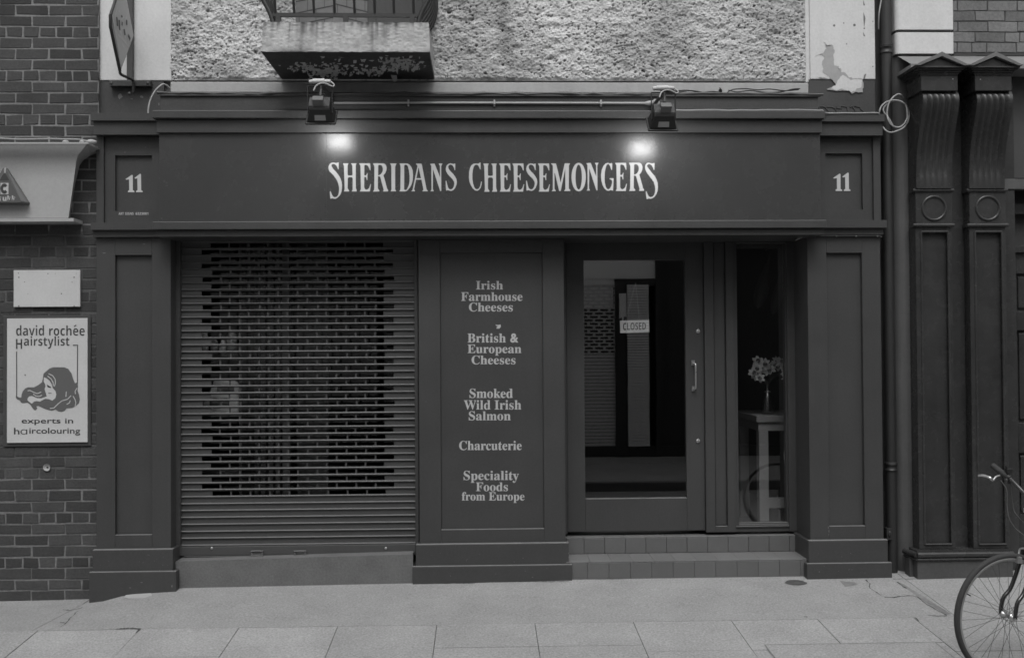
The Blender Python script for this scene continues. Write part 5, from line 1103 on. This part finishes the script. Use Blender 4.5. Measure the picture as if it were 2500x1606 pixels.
# ================================================================== BICYCLE
bk = thing('bicycle', 'dark bicycle with curved fork and pale brake lever standing on the pavement', 'bicycle', (3.2, -1.7, -.12))
HUB = P(2461, 1503, -1.71); WR = .337
TH = R(13)                                       # front wheel steered towards the street
def wheel(hub, th, parentname):
    """wheel axis (axle) direction from far to near end"""
    ax = Vector((math.sin(th), -math.cos(th), 0)); fw = Vector((-math.cos(th), -math.sin(th), 0)); up = Vector((0, 0, 1))
    M_ = Matrix(((fw.x, up.x, ax.x, hub.x), (fw.y, up.y, ax.y, hub.y), (fw.z, up.z, ax.z, hub.z), (0, 0, 0, 1)))
    b = MB(); prof = [(WR-.015+.0155*math.cos(t), .0155*math.sin(t)) for t in [2*math.pi*i/12 for i in range(13)]]; b.lathe(prof, 72, M_); tyre = b.build('tyre', M_rubber, bk)
    b = MB(); b.lathe([(WR-.022, -.011), (WR-.034, -.010), (WR-.042, -.005), (WR-.044, 0), (WR-.042, .005), (WR-.034, .010), (WR-.022, .011), (WR-.026, 0), (WR-.022, -.011)], 72, M_); b.build('rim', M_rim, tyre)
    b = MB(); b.lathe([(.004, -.062), (.009, -.06), (.009, -.05), (.006, -.045), (.014, -.036), (.021, -.034), (.021, -.030), (.012, -.026), (.011, .026), (.021, .030), (.021, .034), (.014, .036), (.006, .045), (.009, .05), (.009, .06), (.004, .062)], 18, M_); b.build('hub', M_metal, tyre)
    b = MB()
    for k in range(36):
        a = 2*math.pi*k/36; s_ = 1 if k % 2 else -1; off = R(62) * (1 if (k//2) % 2 else -1)
        b.tube([M_ @ Vector((.020*math.cos(a+off), .020*math.sin(a+off), s_*.032)), M_ @ Vector(((WR-.040)*math.cos(a), (WR-.040)*math.sin(a), s_*.002))], .00105, 5)
    b.build('spoke', M_grey, tyre)
    return ax, fw, tyre
ax, fw, tyre = wheel(HUB, TH, 'front')
up = Vector((0, 0, 1)); back = -fw
# steering axis leans back 20 degrees; fork with curved blades
head_b = HUB + back*.145 + up*.345; head_t = head_b + back*.055 + up*.165
sa = (head_t-head_b).normalized()
crown = head_b + Vector((0, 0, -.0)); b = MB()
for s_ in (-1, 1):
    e = HUB+ax*s_*.052; pts = [crown+ax*s_*.040, crown+ax*s_*.046-sa*.10, crown+ax*s_*.049-sa*.22+fw*.012, HUB+ax*s_*.052+up*.085+back*.018, HUB+ax*s_*.053+up*.03+back*.002, e]
    b.tube(smooth_pts(pts, 5), [.0125]*8+[.011]*6+[.009]*12 if False else .011, 12)
b.tube([crown-ax*.05, crown+ax*.05], .014, 10); b.tube([crown-sa*.01, head_b], .017, 12); b.build('fork', M_frame, bk)
b = MB(); b.tube([head_b, head_t], .0185, 14); hb = b.build('head_tube', M_frame, bk)
b = MB(); st0 = head_t+sa*.035; st1 = head_t+sa*.05+fw*.075; b.tube([head_t, st0+sa*.012], .013, 12); b.tube([st0, st1], .0125, 12); b.tube([st1-ax*.02, st1+ax*.02], .017, 12); stem = b.build('stem', M_metal, bk)
# handlebar: far half traced from the photograph (in depth), near half its mirror about the wheel plane
far = [st1, P(2512, 1216, -1.66), P(2500, 1203, -1.63), P(2478, 1180, -1.58), P(2461, 1164, -1.54), P(2440, 1149, -1.50), P(2424, 1136.5, -1.465)]
far = [far[0]]+[Vector(p) for p in far[1:]]
def mirror(p): d = (p-st1).dot(ax); return p-ax*2*d
near = [mirror(p) for p in far]
b = MB(); fp = smooth_pts(far, 5); npts = smooth_pts(near, 5); b.tube(fp, .0112, 12); b.tube(npts, .0112, 12); bar_ = b.build('handlebar', M_frame, bk)
for pts in (far, near):
    q = smooth_pts(pts[3:], 4); b = MB(); b.tube(q[4:]+[q[-1]+(q[-1]-q[-2])*.3], .0165, 14); gq = b.build('grip', M_rubber, bk)
    m_ = pts[4]; dirn = (pts[-1]-pts[4]).normalized(); dn = Vector((0, 0, -1)); o_ = fw
    lev = [m_+dn*.006+o_*.01, m_+dn*.028+o_*.035-dirn*.005, m_+dn*.034+o_*.05+dirn*.02, m_+dn*.030+o_*.062+dirn*.05, m_+dn*.030+o_*.065+dirn*.085, m_+dn*.028+o_*.062+dirn*.105]
    if pts is far: lev = [P(2441, 1160, -1.53), P(2431, 1164, -1.54), P(2424, 1172, -1.55), P(2417, 1166, -1.55), P(2408, 1162, -1.53), P(2398, 1160, -1.51), P(2389, 1160.5, -1.49)]
    b = MB(); b.tube(smooth_pts(lev, 4), [.005]*10+[.0078]*(len(smooth_pts(lev, 4))-10), 10, flat=.7); b.build('brake_lever', M_metal, bk)
    b = MB(); b.tube([m_+dn*.004, m_+dn*.02+o_*.012], .013, 12); b.tube([m_-dirn*.012, m_+dirn*.012], .0165, 14); b.ball(m_+dn*.03-dirn*.004, .008, 8); b.build('lever_clamp', M_black, bk)
b = MB(); m_ = P(2463, 1150, -1.54); b.box(m_.x-.016, m_.x+.016, m_.y-.014, m_.y+.014, m_.z-.012, m_.z+.016); b.tube([m_+Vector((-.012, 0, .010)), m_+Vector((-.016, -.005, .032))], .006, 8); b.build('gear_shifter', M_black, bk, .004)
# cables looping from levers to the brake
calp = HUB+up*(WR+.012)+back*.05
b = MB()
b.tube(smooth_pts([P(2443, 1172, -1.55), P(2458, 1196, -1.58), P(2459, 1230, -1.60), P(2463, 1262, -1.63), P(2478, 1288, -1.66), P(2502, 1308, -1.70), calp+Vector((.06, 0, .06))], 5), .0026, 7)
b.tube(smooth_pts([P(2466, 1170, -1.55), P(2474, 1240, -1.58), P(2487, 1262, -1.62), P(2504, 1280, -1.68), head_b+Vector((.05, 0, .05))], 5), .0026, 7); b.build('brake_cable', M_grey, bk)
b = MB(); cq = P(2483, 1362, -1.70)
for s_ in (-1, 1): b.tube(smooth_pts([crown+up*.01+fw*.02, crown+ax*s_*.035+fw*.03-up*.0, HUB+up*(WR-.03)+fw*(-.10)+ax*s_*.030], 4), .006, 8)
b.box(cq.x-.010, cq.x+.012, cq.y-.03, cq.y+.03, cq.z-.022, cq.z+.012); b.build('brake_caliper', M_metal, bk, .002)
b = MB(); vx_, = (R(205),); pv = HUB+fw*math.cos(R(152))*-(WR-.05)+up*math.sin(R(28))*(WR-.05); b.tube([HUB+(pv-HUB)*1.06, HUB+(pv-HUB)*.93], .0035, 8); b.build('valve', M_black, tyre)
# frame and rear wheel (beyond the picture edge, built where they stand)
rear = Vector((HUB.x+1.03, HUB.y, HUB.z)); wheel(rear, 0, 'rear')
bb = Vector((HUB.x+.59, HUB.y, HUB.z-.055)); stt = Vector((HUB.x+.76, HUB.y, HUB.z+.50))
hb0 = Vector((HUB.x+.155, HUB.y, HUB.z+.37)); ht0 = Vector((HUB.x+.205, HUB.y, HUB.z+.50)); b = MB()
b.tube([head_t-sa*.02, stt], .014, 12); b.tube([head_b+sa*.03, bb], .0155, 12); b.tube([bb, stt+(stt-bb)*.08], .0145, 12)
for s_ in (-1, 1): b.tube([bb+Vector((0, s_*.03, 0)), rear+Vector((0, s_*.062, 0))], .009, 10); b.tube([stt+Vector((0, s_*.015, -.02)), rear+Vector((0, s_*.062, 0))], .008, 10)
b.build('frame', M_frame, bk)
b = MB(); sp = stt+(stt-bb).normalized()*.15; b.tube([stt, sp], .0125, 10); b.build('seat_post', M_metal, bk)
b = MB(); b.prism([(sp.x-.15, sp.z+.02), (sp.x-.14, sp.z+.045), (sp.x+.02, sp.z+.05), (sp.x+.12, sp.z+.075), (sp.x+.13, sp.z+.03), (sp.x, sp.z+.01)], sp.y-.03, sp.y+.03); b.prism([(sp.x+.02, sp.z+.048), (sp.x+.12, sp.z+.07), (sp.x+.13, sp.z+.03), (sp.x+.02, sp.z+.02)], sp.y-.075, sp.y+.075); b.build('saddle', M_rubber, bk, .02)
b = MB(); M_ = Matrix.Translation(bb+Vector((0, -.045, 0))) @ Matrix.Rotation(R(90), 4, 'X'); b.lathe([(.0, -.003), (.09, -.003), (.092, 0), (.09, .003), (0, .003)], 40, M_)
b.tube([bb+Vector((0, -.055, 0)), bb+Vector((.10, -.07, -.13))], .010, 8); b.tube([bb+Vector((0, .055, 0)), bb+Vector((-.10, .07, .13))], .010, 8); b.box(bb.x+.06, bb.x+.15, bb.y-.16, bb.y-.075, bb.z-.145, bb.z-.12); b.box(bb.x-.15, bb.x-.06, bb.y+.075, bb.y+.16, bb.z+.12, bb.z+.145); b.build('crankset', M_metal, bk)
b = MB(); b.tube([rear+Vector((.0, .06, -.0)), rear+Vector((-.06, .075, -.31))], .009, 8); b.tube([bb+Vector((.02, .05, -.01)), bb+Vector((.05, .17, -.265))], .009, 8); b.build('kickstand', M_metal, bk)
for o in SC.objects:
    if o.type == 'MESH' and not o.data.materials: raise RuntimeError(o.name)
